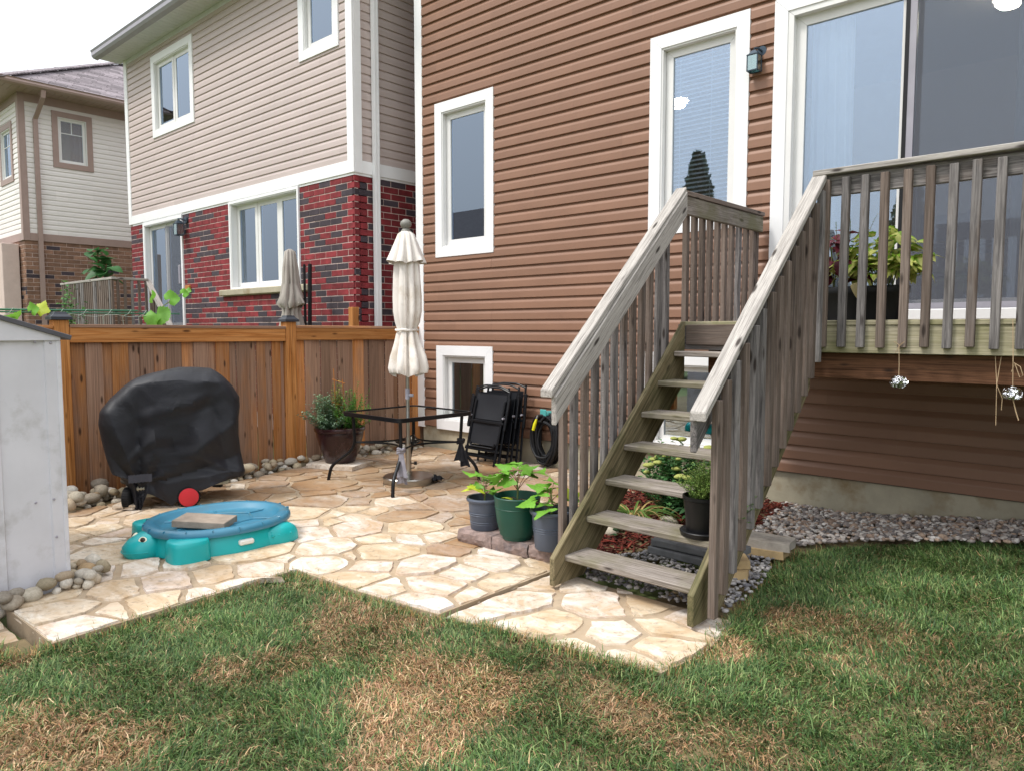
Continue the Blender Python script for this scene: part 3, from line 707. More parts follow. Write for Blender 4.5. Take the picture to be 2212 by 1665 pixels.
paving('patio', '', PATIO, seeds_for(PATIO, 190, fr, .30, front), 0, .12, 'patio', .012, fr, .012)
paving('patio_step', '', STEP, gs([(1110, 1290), (1190, 1340), (1300, 1300), (1270, 1245), (1400, 1300), (1330, 1360), (1420, 1390), (1440, 1345), (1480, 1330), (1390, 1255), (1130, 1245), (1230, 1395), (1350, 1415)], .03), -.018, .12, 'patio_step', .016, fr, .018)
paving('path', '', PATH, seeds_for(PATH, 9, fr, .3), -.075, .06, 'path', .03, fr)
# ---------------------------------------------------------------- stones
def rock_mesh(seed, sub=2, jag=.12, flat=.7):
    r = random.Random(seed); bm = bmesh.new(); bmesh.ops.create_icosphere(bm, subdivisions=sub, radius=1)
    ph = [r.uniform(0, 6) for _ in range(6)]; sx, sy, sz = r.uniform(.85, 1.25), r.uniform(.75, 1), flat*r.uniform(.8, 1.15)
    for v in bm.verts:
        c = v.co.copy(); k = 1+jag*(math.sin(c.x*2.3+ph[0])*math.cos(c.y*2.1+ph[1])+.6*math.sin(c.z*3+ph[2]+c.x*1.7)+.35*math.sin(c.y*5+ph[3])*math.sin(c.x*4.6+ph[4]))
        v.co = Vector((c.x*sx, c.y*sy, c.z*sz))*k
    me = bpy.data.meshes.new('rock'); bm.to_mesh(me); bm.free()
    me.polygons.foreach_set('use_smooth', [True]*len(me.polygons)); return me
def stonemat(name, cols, var=.14):
    s = NT(name); v = s.coords(); k = s.ramp(s.rand(), [(i/(len(cols)-1), srgb(c)) for i, c in enumerate(cols)])
    nz = s.noise(v, 4, 6, .65); k = s.mix(1, k, s.ramp(nz, [(.3, (.72, .7, .66)), (.7, (1.08, 1.07, 1.05))]), 'MULTIPLY')
    s.bump(s.noise(v, 18, 5, .6), .25, .03); return s.set(k, .75, 0, .3)
m_rock = stonemat('river_stone', ['#b5a78f', '#cfc8bb', '#8f8570', '#c2b49a', '#e2ded6', '#9c9488', '#a98f6c', '#d3cdc2', '#857d72', '#b9ad9c'])
RK = [rock_mesh(i) for i in range(8)]
for me in RK: me.materials.append(m_rock)
def scatter_stones(name, label, group, band, n, r0, r1, zfun, seed, limit=300):
    r = random.Random(seed); done = []; tries = 0
    xs = [p[0] for p in band]; ys = [p[1] for p in band]
    while len(done) < n and tries < 20000:
        tries += 1; x, y = r.uniform(min(xs), max(xs)), r.uniform(min(ys), max(ys))
        if not inpoly(np.array(x), np.array(y), band): continue
        a = r.uniform(r0, r1)*(1.35 if r.random() < .12 else 1); lay = 0
        near = [(q, b) for (q, b) in done if math.hypot(q[0]-x, q[1]-y) < (a+b)*.82]
        if near:
            if any(q[2] > .06 for q, b in near) or len(near) < 2 or r.random() < .6: continue
            z = max(q[2] for q, b in near)+a*.75
        else: z = zfun(x, y)+a*.42
        done.append(((x, y, z), a))
        M = T(x, y, z) @ Matrix.Rotation(r.uniform(0, 6.3), 4, 'Z') @ Matrix.Rotation(r.uniform(-.25, .25), 4, 'X') @ Matrix.Scale(a, 4)
        tag(obj(name, RK[r.randrange(8)], None, None, M), label, 'stone', group)
FENCEX = -7.62
scatter_stones('river_stone', 'rounded river stone in the bed along the cedar fence', 'river stones along the fence', [(-7.56, 1.7), (-7.0, 1.75), (-7.0, 2.0), (-7.12, 2.45), (-7.22, 3.7), (-7.5, 5.0), (-7.42, 6.45), (-7.58, 6.5)], 205, .032, .072, lambda x, y: -.02, 5)
scatter_stones('river_stone', 'rounded river stone heaped against the foot of the white shed', 'river stones by the shed', [(-4.93, .95), (-4.80, 1.05), (-4.88, 1.42), (-4.86, 1.54), (-5.02, 1.68), (-5.2, 1.66), (-5.1, 1.5), (-4.95, 1.45)], 42, .03, .058, lambda x, y: 0 if y > 1.12 else -.06, 9)
MB().box(-7.62, -6.95, 1.2, 6.55, -.11, -.03).build('stone_bed', m_soil); struct(bpy.data.objects['stone_bed'])
# gravel under the deck
m_gravel = NT('gravel')
def gravel(name, label, poly, n, r0, r1, cols, seed, zoff=0.0):
    r = np.random.default_rng(seed); xs = [p[0] for p in poly]; ys = [p[1] for p in poly]
    x = r.uniform(min(xs), max(xs), n*3); y = r.uniform(min(ys), max(ys), n*3); k = inpoly(x, y, poly); x, y = x[k][:n], y[k][:n]; n = len(x)
    base = []
    for i in range(5):
        me = rock_mesh(100+i, 1, .18, .65); a = np.zeros(len(me.vertices)*3); me.vertices.foreach_get('co', a); base.append(a.reshape(-1, 3))
    F = np.array([list(p.vertices) for p in me.polygons]); nv = len(base[0])
    V = np.zeros((n, nv, 3)); sc = r.uniform(r0, r1, n)*np.where(r.random(n) < .1, 1.5, 1); an = r.uniform(0, 6.28, n); tl = r.uniform(-.5, .5, n)
    for i in range(n):
        b = base[i % 5]*sc[i]; c, s_ = math.cos(tl[i]), math.sin(tl[i]); b = np.stack([b[:, 0], b[:, 1]*c-b[:, 2]*s_, b[:, 1]*s_+b[:, 2]*c], 1)
        c, s_ = math.cos(an[i]), math.sin(an[i]); V[i] = np.stack([b[:, 0]*c-b[:, 1]*s_, b[:, 0]*s_+b[:, 1]*c, b[:, 2]], 1)
    V[:, :, 0] += x[:, None]; V[:, :, 1] += y[:, None]; V[:, :, 2] += (rise(x, y)+zoff+r.uniform(-.004, .012, n))[:, None]
    FF = (F[None]+(np.arange(n)*nv)[:, None, None]).reshape(-1, 3)
    pal = np.array([srgb(c)[:3] for c in cols]); ci = pal[r.integers(0, len(pal), n)]*r.uniform(.75, 1.15, (n, 1))
    return colour_mesh(name, V.reshape(-1, 3), FF, np.repeat(ci, nv, 0), m_vcol, smooth=True)
def colour_mesh(name, V, F, Cc, mat, smooth=False):
    me = bpy.data.meshes.new(name); k = F.shape[1]
    me.vertices.add(len(V)); me.vertices.foreach_set('co', np.ascontiguousarray(V, dtype=np.float32).ravel())
    me.loops.add(F.size); me.loops.foreach_set('vertex_index', np.ascontiguousarray(F, dtype=np.int32).ravel())
    me.polygons.add(len(F)); me.polygons.foreach_set('loop_start', np.arange(0, F.size, k, dtype=np.int32)); me.polygons.foreach_set('loop_total', np.full(len(F), k, dtype=np.int32))
    if smooth: me.polygons.foreach_set('use_smooth', np.ones(len(F), bool))
    at = me.color_attributes.new('Col', 'FLOAT_COLOR', 'POINT'); c4 = np.ones((len(V), 4), np.float32); c4[:, :3] = Cc; at.data.foreach_set('color', c4.ravel())
    me.update(calc_edges=True); me.validate()
    return stuff(obj(name, me, mat))
def vcolmat(name, rough=.8, trans=0.0, spec=.25):
    s = NT(name); a = s.n('ShaderNodeVertexColor'); a.layer_name = 'Col'; m = s.set(a.outputs[0], rough, 0, spec)
    if trans:
        tr = s.n('ShaderNodeBsdfTranslucent'); s.l(a.outputs[0], tr.inputs[0]); ms = s.n('ShaderNodeMixShader'); ms.inputs[0].default_value = trans
        s.l(s.b.outputs[0], ms.inputs[1]); s.l(tr.outputs[0], ms.inputs[2]); s.l(ms.outputs[0], s.out.inputs[0])
    return m
m_vcol = vcolmat('loose_gravel')
m_blade = vcolmat('grass_blade', .55, .25, .3)
GRAV = [(-2.35, 5.15), (-2.1, 5.25), (-1.6, 5.62), (-1.2, 5.75), (-.76, 5.85), (.4, 5.95), (1.6, 6.0), (1.6, 6.57), (-2.6, 6.57)]
MB().prism(GRAV, -.2, -.03).build('gravel_bed', m_soil); struct(bpy.data.objects['gravel_bed'])
tag(gravel('gravel', '', GRAV, 4200, .012, .026, ['#a59b95', '#bdb4ad', '#8d8480', '#c9c0b8', '#9a8576', '#7b7674', '#b79f8c', '#d6d0ca'], 4, .0), 'mixed pinkish grey gravel strip along the foundation under the deck', 'gravel')
tag(gravel('gravel', '', [(-2.95, 3.72), (-1.78, 3.72), (-1.84, 4.35), (-2.0, 4.9), (-2.3, 5.35), (-2.6, 4.75), (-2.8, 4.25), (-3.2, 3.95)], 1300, .01, .02, ['#8d8a8a', '#a5a1a0', '#77757a', '#b7b3b0'], 6, .0), 'grey crushed stone under the lower stair treads', 'gravel')
# mulch
BED = [(-3.87, 3.85), (-3.2, 3.9), (-2.85, 4.25), (-2.65, 4.75), (-2.4, 5.3), (-2.5, 6.5), (-3.86, 6.5)]
MB().prism(BED, -.2, -.005).build('planting_bed', m_soil); struct(bpy.data.objects['planting_bed'])
r = np.random.default_rng(12); n = 3400
x = r.uniform(-3.87, -2.2, n*2); y = r.uniform(3.8, 6.5, n*2); kk = inpoly(x, y, BED); x, y = x[kk][:n], y[kk][:n]; n = len(x)
L = r.uniform(.015, .045, n); Wd = r.uniform(.004, .009, n); an = r.uniform(0, 6.28, n); pt = r.uniform(-.4, .4, n); z = r.uniform(.0, .025, n)
V = np.zeros((n, 8, 3)); kq = 0
for sx in (-1, 1):
    for sy in (-1, 1):
        for sz in (-1, 1):
            a = sx*L; b = sy*Wd; V[:, kq, 0] = x+a*np.cos(an)-b*np.sin(an); V[:, kq, 1] = y+a*np.sin(an)+b*np.cos(an); V[:, kq, 2] = z+sz*.003+a*pt; kq += 1
F = np.array([(0, 1, 3, 2), (4, 6, 7, 5), (0, 4, 5, 1), (2, 3, 7, 6), (0, 2, 6, 4), (1, 5, 7, 3)]); FF = (F[None]+(np.arange(n)*8)[:, None, None]).reshape(-1, 4)
pal = np.array([srgb(c)[:3] for c in ('#5e241b', '#712c22', '#471b15', '#7d3a2c', '#542a20')]); ci = pal[r.integers(0, 5, n)]*r.uniform(.7, 1.2, (n, 1))
tag(colour_mesh('bark_mulch', V.reshape(-1, 3), FF, np.repeat(ci, 8, 0), m_vcol), 'red dyed bark mulch in the planting bed behind the stairs', 'mulch')
# ---------------------------------------------------------------- grass
def grass(name, poly, n, seed, bounds, hscale=1.0, dead=(), maxz=None):
    r = np.random.default_rng(seed); N = VN(3); N2 = VN(8)
    x = r.uniform(bounds[0], bounds[1], n); y = r.uniform(bounds[2], bounds[3], n); k = inpoly(x, y, poly); x, y = x[k], y[k]
    cl = N.fbm(x*7, y*7, 2); k = r.random(len(x)) < (.55+.9*cl); x, y, cl = x[k], y[k], cl[k]; n = len(x)
    dry = N2.fbm(x*1.5+5, y*1.5, 3)
    for (dx, dy, rad, amt) in dead: dry = dry+amt*np.exp(-((x-dx)**2+(y-dy)**2)/(rad*rad))
    dry = dry+.35*(N2.fbm(x*5+9, y*5+2, 2)-.5); dryp = np.clip((dry-.555)*3.0, .09, .8); dryp[x > -1.5] *= .75
    isdry = r.random(n) < dryp
    ht = r.uniform(.018, .062, n)*(.45+1.0*cl)*hscale*np.where(r.random(n) < .06, 1.6, 1); ht[isdry] *= .8
    lay = r.uniform(.45, 1.45, n); lay[isdry] += .3                      # lean angle
    comb = (N.fbm(x*1.1+40, y*1.1+7, 2)*4*math.pi); an = comb+r.normal(0, 1.3, n)
    w = r.uniform(.0014, .0032, n); L = ht/np.cos(np.minimum(lay*.55, 1.2))
    dx, dy = np.cos(an), np.sin(an); px, py = -dy, dx
    z0 = -.05+rise(x, y)
    P = np.zeros((n, 5, 3))
    s1, c1 = np.sin(lay*.6), np.cos(lay*.6); s2, c2 = np.sin(np.minimum(lay*1.35, 1.9)), np.cos(np.minimum(lay*1.35, 1.9))
    mx, my, mz = x+dx*s1*L*.55, y+dy*s1*L*.55, z0+c1*L*.55; tx, ty, tz = mx+dx*s2*L*.55, my+dy*s2*L*.55, mz+c2*L*.5
    for i, (bx, by, bz, sg) in enumerate(((x, y, z0, -1), (x, y, z0, 1), (mx, my, mz, 1), (mx, my, mz, -1))):
        ww = w*(1 if i < 2 else .8); P[:, i, 0] = bx+px*ww*sg; P[:, i, 1] = by+py*ww*sg; P[:, i, 2] = bz
    P[:, 4] = np.stack([tx, ty, np.maximum(tz, z0+.004)], 1)
    b = np.arange(n)*5; F = np.concatenate([np.stack([b, b+1, b+2], 1), np.stack([b, b+2, b+3], 1), np.stack([b+3, b+2, b+4], 1)])
    g = np.array([srgb(c)[:3] for c in ('#496833', '#59793e', '#38552d', '#708a52', '#567248', '#8e9e66')]); d = np.array([srgb(c)[:3] for c in ('#c2a27a', '#a8875f', '#d4bb94', '#a87c5c', '#c49a7c', '#937a52')])
    cc = np.where(isdry[:, None], d[r.integers(0, 6, n)], g[r.integers(0, 6, n)])
    tone = N.fbm(x*2.2+11, y*2.2+3, 3); cc = cc*(.66+.6*tone[:, None])*r.uniform(.55, 1.4, (n, 1))
    return tag(colour_mesh(name, P.reshape(-1, 3), F, np.repeat(cc, 5, 0), m_blade), 'patchy lawn grass, green with dry straw coloured patches', 'grass')
D_ = []
for (px, py, rad, amt) in ((470, 1430, .22, .3), (200, 1575, .3, .25), (420, 1560, .3, .3), (930, 1500, .3, .45), (850, 1590, .25, .5), (1010, 1465, .3, .35), (1200, 1425, .2, .3), (1340, 1510, .22, .4), (1550, 1385, .15, .9), (1560, 1600, .3, .35), (1500, 1560, .25, .35), (1150, 1345, .15, .35), (380, 1340, .12, .3), (1620, 1220, .2, .12), (1880, 1215, .2, .15), (740, 1290, .2, .2)):
    p = G(px, py); D_.append((p.x, p.y, rad, amt))
grass('lawn_grass', LAWN, 640000, 1, (-5.4, 1.7, -.6, 6.1), 1.0, D_)

def fringe(name, pts, n, seed, label):
    """longer blades flopping over the edge of the paving"""
    r = np.random.default_rng(seed); V = []; F = []; Cc = []
    seg = [(Vector(a), Vector(b)) for a, b in zip(pts, pts[1:])]; tot = sum((b-a).length for a, b in seg)
    g = [np.array(srgb(c)[:3]) for c in ('#496833', '#59793e', '#708a52', '#b89a6a', '#a67f50', '#8e9e66')]
    for a, b in seg:
        L = (b-a).length; nn = Vector(((b-a).y, -(b-a).x)).normalized()
        for i in range(int(n*L/tot)):
            t = r.random(); cl = .5+.5*math.sin((a.x+b.x+t*L)*23)*math.sin(t*L*9.1+a.y)
            if r.random() > .25+.75*cl: continue
            p = a.lerp(b, t)-nn*-1*0; o = r.normal(-.02, .03); x, y = p.x-nn.x*o, p.y-nn.y*o; an = math.atan2(-nn.y, -nn.x)+r.normal(0, 1.0); h = r.uniform(.025, .075); le = r.uniform(.3, 1.3); w = r.uniform(.0014, .003)
            d = np.array([math.cos(an), math.sin(an), 0]); q = np.array([-d[1], d[0], 0])*w; b0 = np.array([x, y, -.045]); m = b0+d*math.sin(le*.6)*h*.6+np.array([0, 0, math.cos(le*.6)*h*.6]); e = m+d*math.sin(le*1.4)*h*.5+np.array([0, 0, math.cos(le*1.4)*h*.5])
            k = len(V); V += [b0-q, b0+q, m+q*.8, m-q*.8, e]; F += [(k, k+1, k+2), (k, k+2, k+3), (k+3, k+2, k+4)]; Cc += [g[r.integers(6)]*r.uniform(.55, 1.35)]*5
    return tag(colour_mesh(name, np.array(V), np.array(F), np.array(Cc), m_blade), label, 'grass')
fringe('edge_grass', [(-5.2, .72), (-4.13, .96), (-4.15, 1.14), (-4.2, 2.0), (-4.24, 2.56), (-3.6, 2.6), (-3.0, 2.68), (-2.62, 2.8), (-2.13, 2.86), (-1.72, 2.93), (-1.66, 3.24), (-1.72, 3.5), (-1.75, 3.7), (-1.80, 4.1), (-1.95, 4.6), (-1.95, 5.15), (-1.6, 5.62), (-1.2, 5.8), (-.4, 5.95), (1.2, 6.05)], 14000, 77, 'longer ragged grass flopping over the edges of the paving and gravel')
p = G(640, 1222)
# ================================================================== boards
def board(name, p0, p1, w, t, mat, parent, up=(0, 0, 1), c=.004, cut0=0.0, cut1=0.0, roll=0):
    """board from p0 to p1, w across local y, t across local z; cut0/cut1 shear the ends along local z"""
    p0, p1 = Vector(p0), Vector(p1); L = (p1-p0).length; mb = MB(); mb.box(0, L, -w/2, w/2, -t/2, t/2, c)
    if cut0 or cut1:
        mb.v = [(x+(cut0*z if x < L/2 else cut1*z), y, z) for x, y, z in mb.v]
    return mb.build(name, mat, parent, frame(p0, p1-p0, up) @ Matrix.Rotation(roll, 4, 'X'))
# ================================================================== cedar fence (runs along Y, faces +X)
fn = thing('cedar_fence', 'cedar privacy fence of vertical boards with capped posts beside the patio', 'fence', (FENCEX, 4, -.05))
fr = random.Random(11)
posts = (-.15, 2.26, 4.62, 6.86)
for y in posts:
    board('post', (FENCEX-.045, y, -.1), (FENCEX-.045, y, 1.655), .128, .128, m_post, fn, (1, 0, 0), .006)
    cp = MB(); M_ = T(FENCEX-.045, y, 1.655)
    sq = lambda a: [(-a, -a), (a, -a), (a, a), (-a, a)]
    cp.prism(sq(.088), 0, .026); cp.prism(sq(.086), .026, .05, None, sq(.058)); cp.prism(sq(.058), .05, .072, None, sq(.046)); cp.build('post_cap', m_cap if 'm_cap' in globals() else plain('post_cap_plastic', '#33363e', .5, var=.1), fn, M_)
for a, b in zip(posts, posts[1:]):
    ya, yb = a+.068, b-.068
    board('top_rail', (FENCEX-.01, ya, 1.515), (FENCEX-.01, yb, 1.505), .034, .145, m_post, fn, (0, 0, 1), .004)
    board('cap_rail', (FENCEX-.045, ya, 1.598), (FENCEX-.045, yb, 1.588), .125, .032, m_cedar, fn, (0, 0, 1), .004)
    board('back_rail', (FENCEX-.085, ya, 1.515), (FENCEX-.085, yb, 1.505), .034, .145, m_cedar, fn, (0, 0, 1), .004)
    y = ya; i = 0
    while y < yb-.01:
        w = min(fr.choice((.095, .12, .14)), yb-y); x = FENCEX-.034+(.0 if i % 2 else -.024)
        board('fence_board', (x, y+w/2, -.06), (x, y+w/2, 1.50), w+(.012 if i % 2 else -.004), .018, m_cedar, fn, (1, 0, 0), .003); y += w; i += 1
# short return of fence seen past the corner
board('post', (-8.1, 5.85, 0), (-8.1, 5.85, 1.86), .10, .10, m_post, fn, (1, 0, 0), .004)
# ================================================================== white metal shed
SX = -4.97; SYR = 1.445
sh = thing('garden_shed', 'white ribbed metal garden shed with dark gable roof edge', 'shed', (-5.6, .6, 0))
m_shed = plain('white_painted_steel', '#d3d2d8', .45, 0, var=.06, nscale=2, dirt=('#b3b1b2', 3))
m_shroof = plain('grey_roof_steel', '#55545a', .5, var=.1)
pr = []; y = SYR
mb = MB(); prof = [(SYR, 0), (SYR-.045, 0), (SYR-.048, .012), (SYR-.085, .012), (SYR-.088, 0)]
ys = []
yy = SYR
while yy > SYR-2.2:
    ys += [(yy, 0), (yy-.06, 0), (yy-.066, -.012), (yy-.30, -.012), (yy-.306, 0)]; yy -= .37
for (a, da), (b, db) in zip(ys, ys[1:]): mb.add([(SX+da, a, -.06), (SX+db, b, -.06), (SX+db, b, 1.50), (SX+da, a, 1.50)], [(0, 1, 2, 3)])
mb.build('side_panel', m_shed, sh)
MB().box(SX-.03, SX+.006, SYR-.002, SYR+.022, -.06, 1.50, .003).build('corner_post', m_shed, sh)
MB().box(SX-1.5, SX-.03, SYR-.01, SYR+.005, -.06, 1.50).build('back_panel', m_shed, sh)
g = MB(); g.add([(SX+.012, SYR+.02, 1.50), (SX+.012, SYR-2.2, 1.50), (SX+.012, SYR-2.2, 1.80), (SX+.012, SYR-1.0, 1.88), (SX+.012, SYR+.02, 1.535), (SX-.02, SYR+.02, 1.50), (SX-.02, SYR-2.2, 1.50), (SX-.02, SYR-2.2, 1.80), (SX-.02, SYR-1.0, 1.88), (SX-.02, SYR+.02, 1.535)], [(0, 1, 2, 3, 4), (9, 8, 7, 6, 5), (0, 5, 6, 1), (3, 8, 9, 4)]); g.build('gable_panel', m_shed, sh)
sl = (1.88-1.525)/(1.06); g = MB(); a_ = math.atan(sl)
g.box(-1.55, .03, -.012, 1.12, 0, .028, .003, T(SX, SYR+.06, 1.505) @ RZ(R(180)) @ T(0, 0, 0) @ Matrix.Rotation(a_, 4, 'X') if False else T(SX, SYR+.07, 1.50) @ Matrix.Rotation(-a_, 4, 'X') @ T(0, -1.12, 0)); g.build('roof_panel', m_shroof, sh)
g = MB(); g.box(-1.55, .035, -1.2, 0, 0, .028, .003, T(SX, SYR-1.0, 1.885) @ Matrix.Rotation(a_, 4, 'X')); g.build('roof_panel', m_shroof, sh)
sc = MB(); 
for (dy, z) in ((-.03, 1.485), (-.11, 1.49), (-.05, .55), (-.145, .545), (-.36, .53), (-.045, .32)): sc.lathe([(0, .006), (.006, .004), (.008, 0)], 8, T(SX+.002, SYR+dy, z) @ Matrix.Rotation(R(90), 4, 'Y'))
sc.build('screws', m_gutter, sh)
# ================================================================== bean trellis of green stakes on the neighbour side
m_stake = plain('green_coated_stake', '#2f6b4f', .4, var=.1)
m_string_ = plain('garden_twine', '#b9c9bb', .8, var=.1)
m_twine = plain('jute_twine', '#b59c7c', .9, var=.15)
tr = thing('stake_trellis', 'horizontal green garden stakes tied with twine above the cedar fence', 'trellis', (-7.76, 2, 1.2))
for (y0, y1, z0, z1, r_) in ((1.2, 3.0, 1.742, 1.752, .009), (1.4, 3.42, 1.722, 1.728, .007)):
    f = MB(); f.tube([(-7.78, y0, z0), (-7.78, (y0+y1)/2, (z0+z1)/2-.004), (-7.78, y1, z1)], r_, 8); f.build('stake', m_stake, tr, I4, True)
f = MB()
for y in (1.9, 2.3, 2.5, 2.72, 2.9, 3.05): f.tube([(-7.765, y, 1.715), (-7.762, y+.03, 1.76), (-7.79, y+.05, 1.735), (-7.77, y-.02, 1.71), (-7.76, y-.05, 1.69), (-7.77, y-.04, 1.5)], .0018, 5)
f.tube([(-7.76, 2.3+.1*i, 1.70+.012*math.sin(i*1.7)) for i in range(10)], .0016, 5); f.build('twine', m_string_, tr)
for y in (1.5, 3.1):
    f = MB(); f.tube([(-7.80, y, 0), (-7.79, y, 1.75)], .009, 8); f.build('stake', m_stake, tr, I4, True)
# ================================================================== covered barbecue
def nz3(x, y, z, s=1.0): return math.sin(x*3.1*s+y*1.7*s+.4)*math.cos(y*2.9*s-z*2.3*s)+.5*math.sin(z*5.3*s+x*4.1*s+1.3)+.25*math.sin(x*9.7*s-y*8.3*s+z*7.1*s)
BC = Vector((-6.78, 2.92, 0)); bu = Vector((.37, .93, 0)).normalized(); bv = Vector((-.93, .37, 0)).normalized()
bq = thing('covered_barbecue', 'wheeled barbecue under a black fabric cover tied with a grey strap', 'barbecue', BC)
MQ = Matrix((bu, bv, Vector((0, 0, 1)))).transposed().to_4x4(); MQ.translation = BC
def bq_uz(px, py):
    d = ray(px, py); n = bv; k = ((BC-_C).dot(n))/d.dot(n); P = _C+d*k; return (P-BC).dot(bu), P.z
sil = [(795, 385, 455), (803, 330, 468), (815, 290, 482), (835, 262, 500), (858, 235, 514), (880, 216, 515), (905, 213, 511), (940, 220, 512), (975, 230, 517), (1005, 242, 523), (1030, 256, 526), (1052, 268, 524), (1075, 282, 505)]
rows = []
for (py, xl, xr) in sil:
    a, z = bq_uz(xl, py); b, z2 = bq_uz(xr, py); rows.append((a, b, (z+z2)/2))
NQ = 180; vs = []; fs = []
HEM = sorted(bq_uz(*p) for p in ((245, 1000), (264, 1040), (284, 1056), (292, 1086), (306, 1086), (318, 1050), (350, 1064), (374, 1078), (386, 1064), (398, 1050), (430, 1044), (455, 1032), (490, 1022), (528, 1030)))
def hem(u):   # lower edge of the cloth
    for (p, q) in zip(HEM, HEM[1:]):
        if p[0] <= u <= q[0]: return p[1]+(q[1]-p[1])*(u-p[0])/(q[0]-p[0]+1e-9)
    return .2
TU, TZ = bq_uz(305, 1043)
def crease(x, w): return max(0, 1-abs(x)/w)
zt = [r_[2] for r_ in rows]
NR = 64
for i in range(NR+1):
    tt = (i/NR)**.9; zz = zt[0]+(zt[-1]-zt[0])*tt
    for (p, q) in zip(rows, rows[1:]):
        if p[2] >= zz >= q[2]-1e-6:
            k = (p[2]-zz)/(p[2]-q[2]+1e-9); a = p[0]+(q[0]-p[0])*k; b = p[1]+(q[1]-p[1])*k
    dep = .31*min(1, .35+2.2*math.sqrt(tt)); cu_ = (a+b)/2; hw = (b-a)/2
    for j in range(NQ):
        th = 2*math.pi*j/NQ; e = .42; cx_ = math.copysign(abs(math.cos(th))**e, math.cos(th)); sy_ = math.copysign(abs(math.sin(th))**e, math.sin(th))
        u = cu_+hw*cx_; v = dep*sy_
        fold = .0
        if sy_ < .8:
            du, dz_ = u-TU, zz-TZ; an_ = math.atan2(du, max(dz_, .03)); rd = math.hypot(du, dz_); low_ = min(1, max(0, (zt[0]-zz-.10)/.35))
            tri = lambda x: abs(((x+.25) % 1)*2-1)
            fold += .085*low_*(tri(an_*1.55+.25)-.45)*min(1, .3+rd*1.2)          # pleats gathered at the strap
            fold += .055*low_*(tri(u*2.6+.5*(zz-.6)+.35)-.5)*min(1, max(0, u+.15)*3)
            fold += .034*crease(zz-.90-.30*u, .07)*crease(u-.02, .45)-.022*crease(zz-.80-.30*u, .05)*crease(u-.02, .4)
            fold += .03*low_*crease(zz-.55-.9*(u+.28), .06)*crease(u+.25, .22)+.035*low_*crease(zz-.36+.55*(u-.30), .07)*crease(u-.33, .25)
            fold += .010*nz3(u*1.6, v*2, zz*1.3)+.004*nz3(u*7, v*5, zz*6)
            fold -= .055*math.exp(-(rd/.12)**2)
        z_ = zz
        if tt > .75: z_ = zz+(max(hem(u), 0)-zt[-1])*((tt-.75)/.25)
        if tt < .1: z_ += .008*nz3(u*3, v*3, 0)
        v -= fold
        vs.append((u, v, z_))
for i in range(NR):
    for j in range(NQ): j2 = (j+1) % NQ; fs.append((i*NQ+j, i*NQ+j2, (i+1)*NQ+j2, (i+1)*NQ+j))
vs.append((sum(v[0] for v in vs[:NQ])/NQ, 0, zt[0]+.01)); fs += [(len(vs)-1, (j+1) % NQ, j) for j in range(NQ)]
def cover_mat():
    s = NT('black_cover_fabric'); v = s.coords(); w = s.noise(v, 5, 3, .5, 1.2); rd = s.n('ShaderNodeMath'); rd.operation = 'PINGPONG'; rd.inputs[1].default_value = .5; s.l(w, rd.inputs[0])
    k = s.ramp(s.noise(v, 4, 4, .6), [(.3, srgb('#111218')), (.7, srgb('#191a22'))]); s.bump(rd.outputs[0], .16, .05); return s.set(k, .56, 0, .42)
m_cover = cover_mat()
m_strap = plain('charcoal_strap', '#3f414b', .7, var=.08)
cv = MB().add(vs, fs).build('cover', m_cover, bq, MQ, True, 30); fixn(cv)
f = MB()
for i in range(7):
    a, b = -.40+i*.026, -.40+(i+1)*.026; f.add([(a, -.37-.008*math.sin(i), .26), (b, -.37-.008*math.sin(i+1), .265), (b, -.375-.008*math.sin(i+1), .335), (a, -.375-.008*math.sin(i), .33)], [(0, 1, 2, 3)])
f.build('strap', m_strap, bq, MQ)
m_pan = plain('barbecue_base_enamel', '#a39f8e', .5, var=.08); m_tyre = plain('rubber_tyre', '#121214', .8, var=.1); m_redh = plain('red_wheel_hub', '#cf2f3a', .4, var=.06)
f = MB(); f.box(-.36, .42, -.26, .24, .16, .21, .02); f.box(-.30, -.02, -.255, -.2, .10, .18, .02); f.build('base_pan', m_pan, bq, MQ)
wl = bq_uz
for (px, py, zz, kind) in ((278, 1068, .095, 0), (406, 1066, .085, 1)):
    P = G(px, py, zz)-bv*(.12 if kind else .14); ax = Vector((.62, .78, 0)) if kind == 0 else Vector((.78, -.3, 0)); ax.normalize()
    Mw = frame(P, ax); w_ = MB(); w_.lathe([(.03, -.03), (.088, -.03), (.095, -.018), (.095, .018), (.088, .03), (.03, .03)], 28, Mw @ Matrix.Rotation(R(90), 4, 'Y'))
    for k in range(28): q = 2*math.pi*k/28; w_.box(-.024, .024, -.005, .005, .092, .098, 0, Mw @ Matrix.Rotation(q, 4, 'X'))
    wo_ = w_.build('wheel', m_tyre, bq, I4, True, 35)
    h_ = MB(); h_.lathe([(0, .036), (.05, .036), (.082, .031), (.084, 0), (0, 0)], 24, Mw @ Matrix.Rotation(R(90), 4, 'Y')); h_.build('hub', m_redh if kind else m_tyre, wo_, I4, True)
for (px, py) in ((470, 1050), (440, 1035)):
    P = G(px, py, 0); f = MB(); f.box(-.045, .045, -.03, .03, 0, .10, .008); f.box(-.035, .035, -.025, .025, .1, .22, .006); f.build('leg', m_tyre, bq, T(P.x, P.y, 0) @ RZ(.6))
P = G(270, 1098)
for i, (dx, dz) in enumerate(((0, 0), (.012, .022))):
    f = MB(); f.prism(rough_poly([(-.11, -.07), (.10, -.08), (.12, .06), (-.09, .08)], fr, .06, .008), 0, .02); tag(f.build('flat_stone', m_flag, None, T(P.x+dx, P.y+.02, .005+dz) @ RZ(.5+i*.3)), ('lower', 'upper')[i]+' thin flat stone wedged under the barbecue wheel', 'stone')
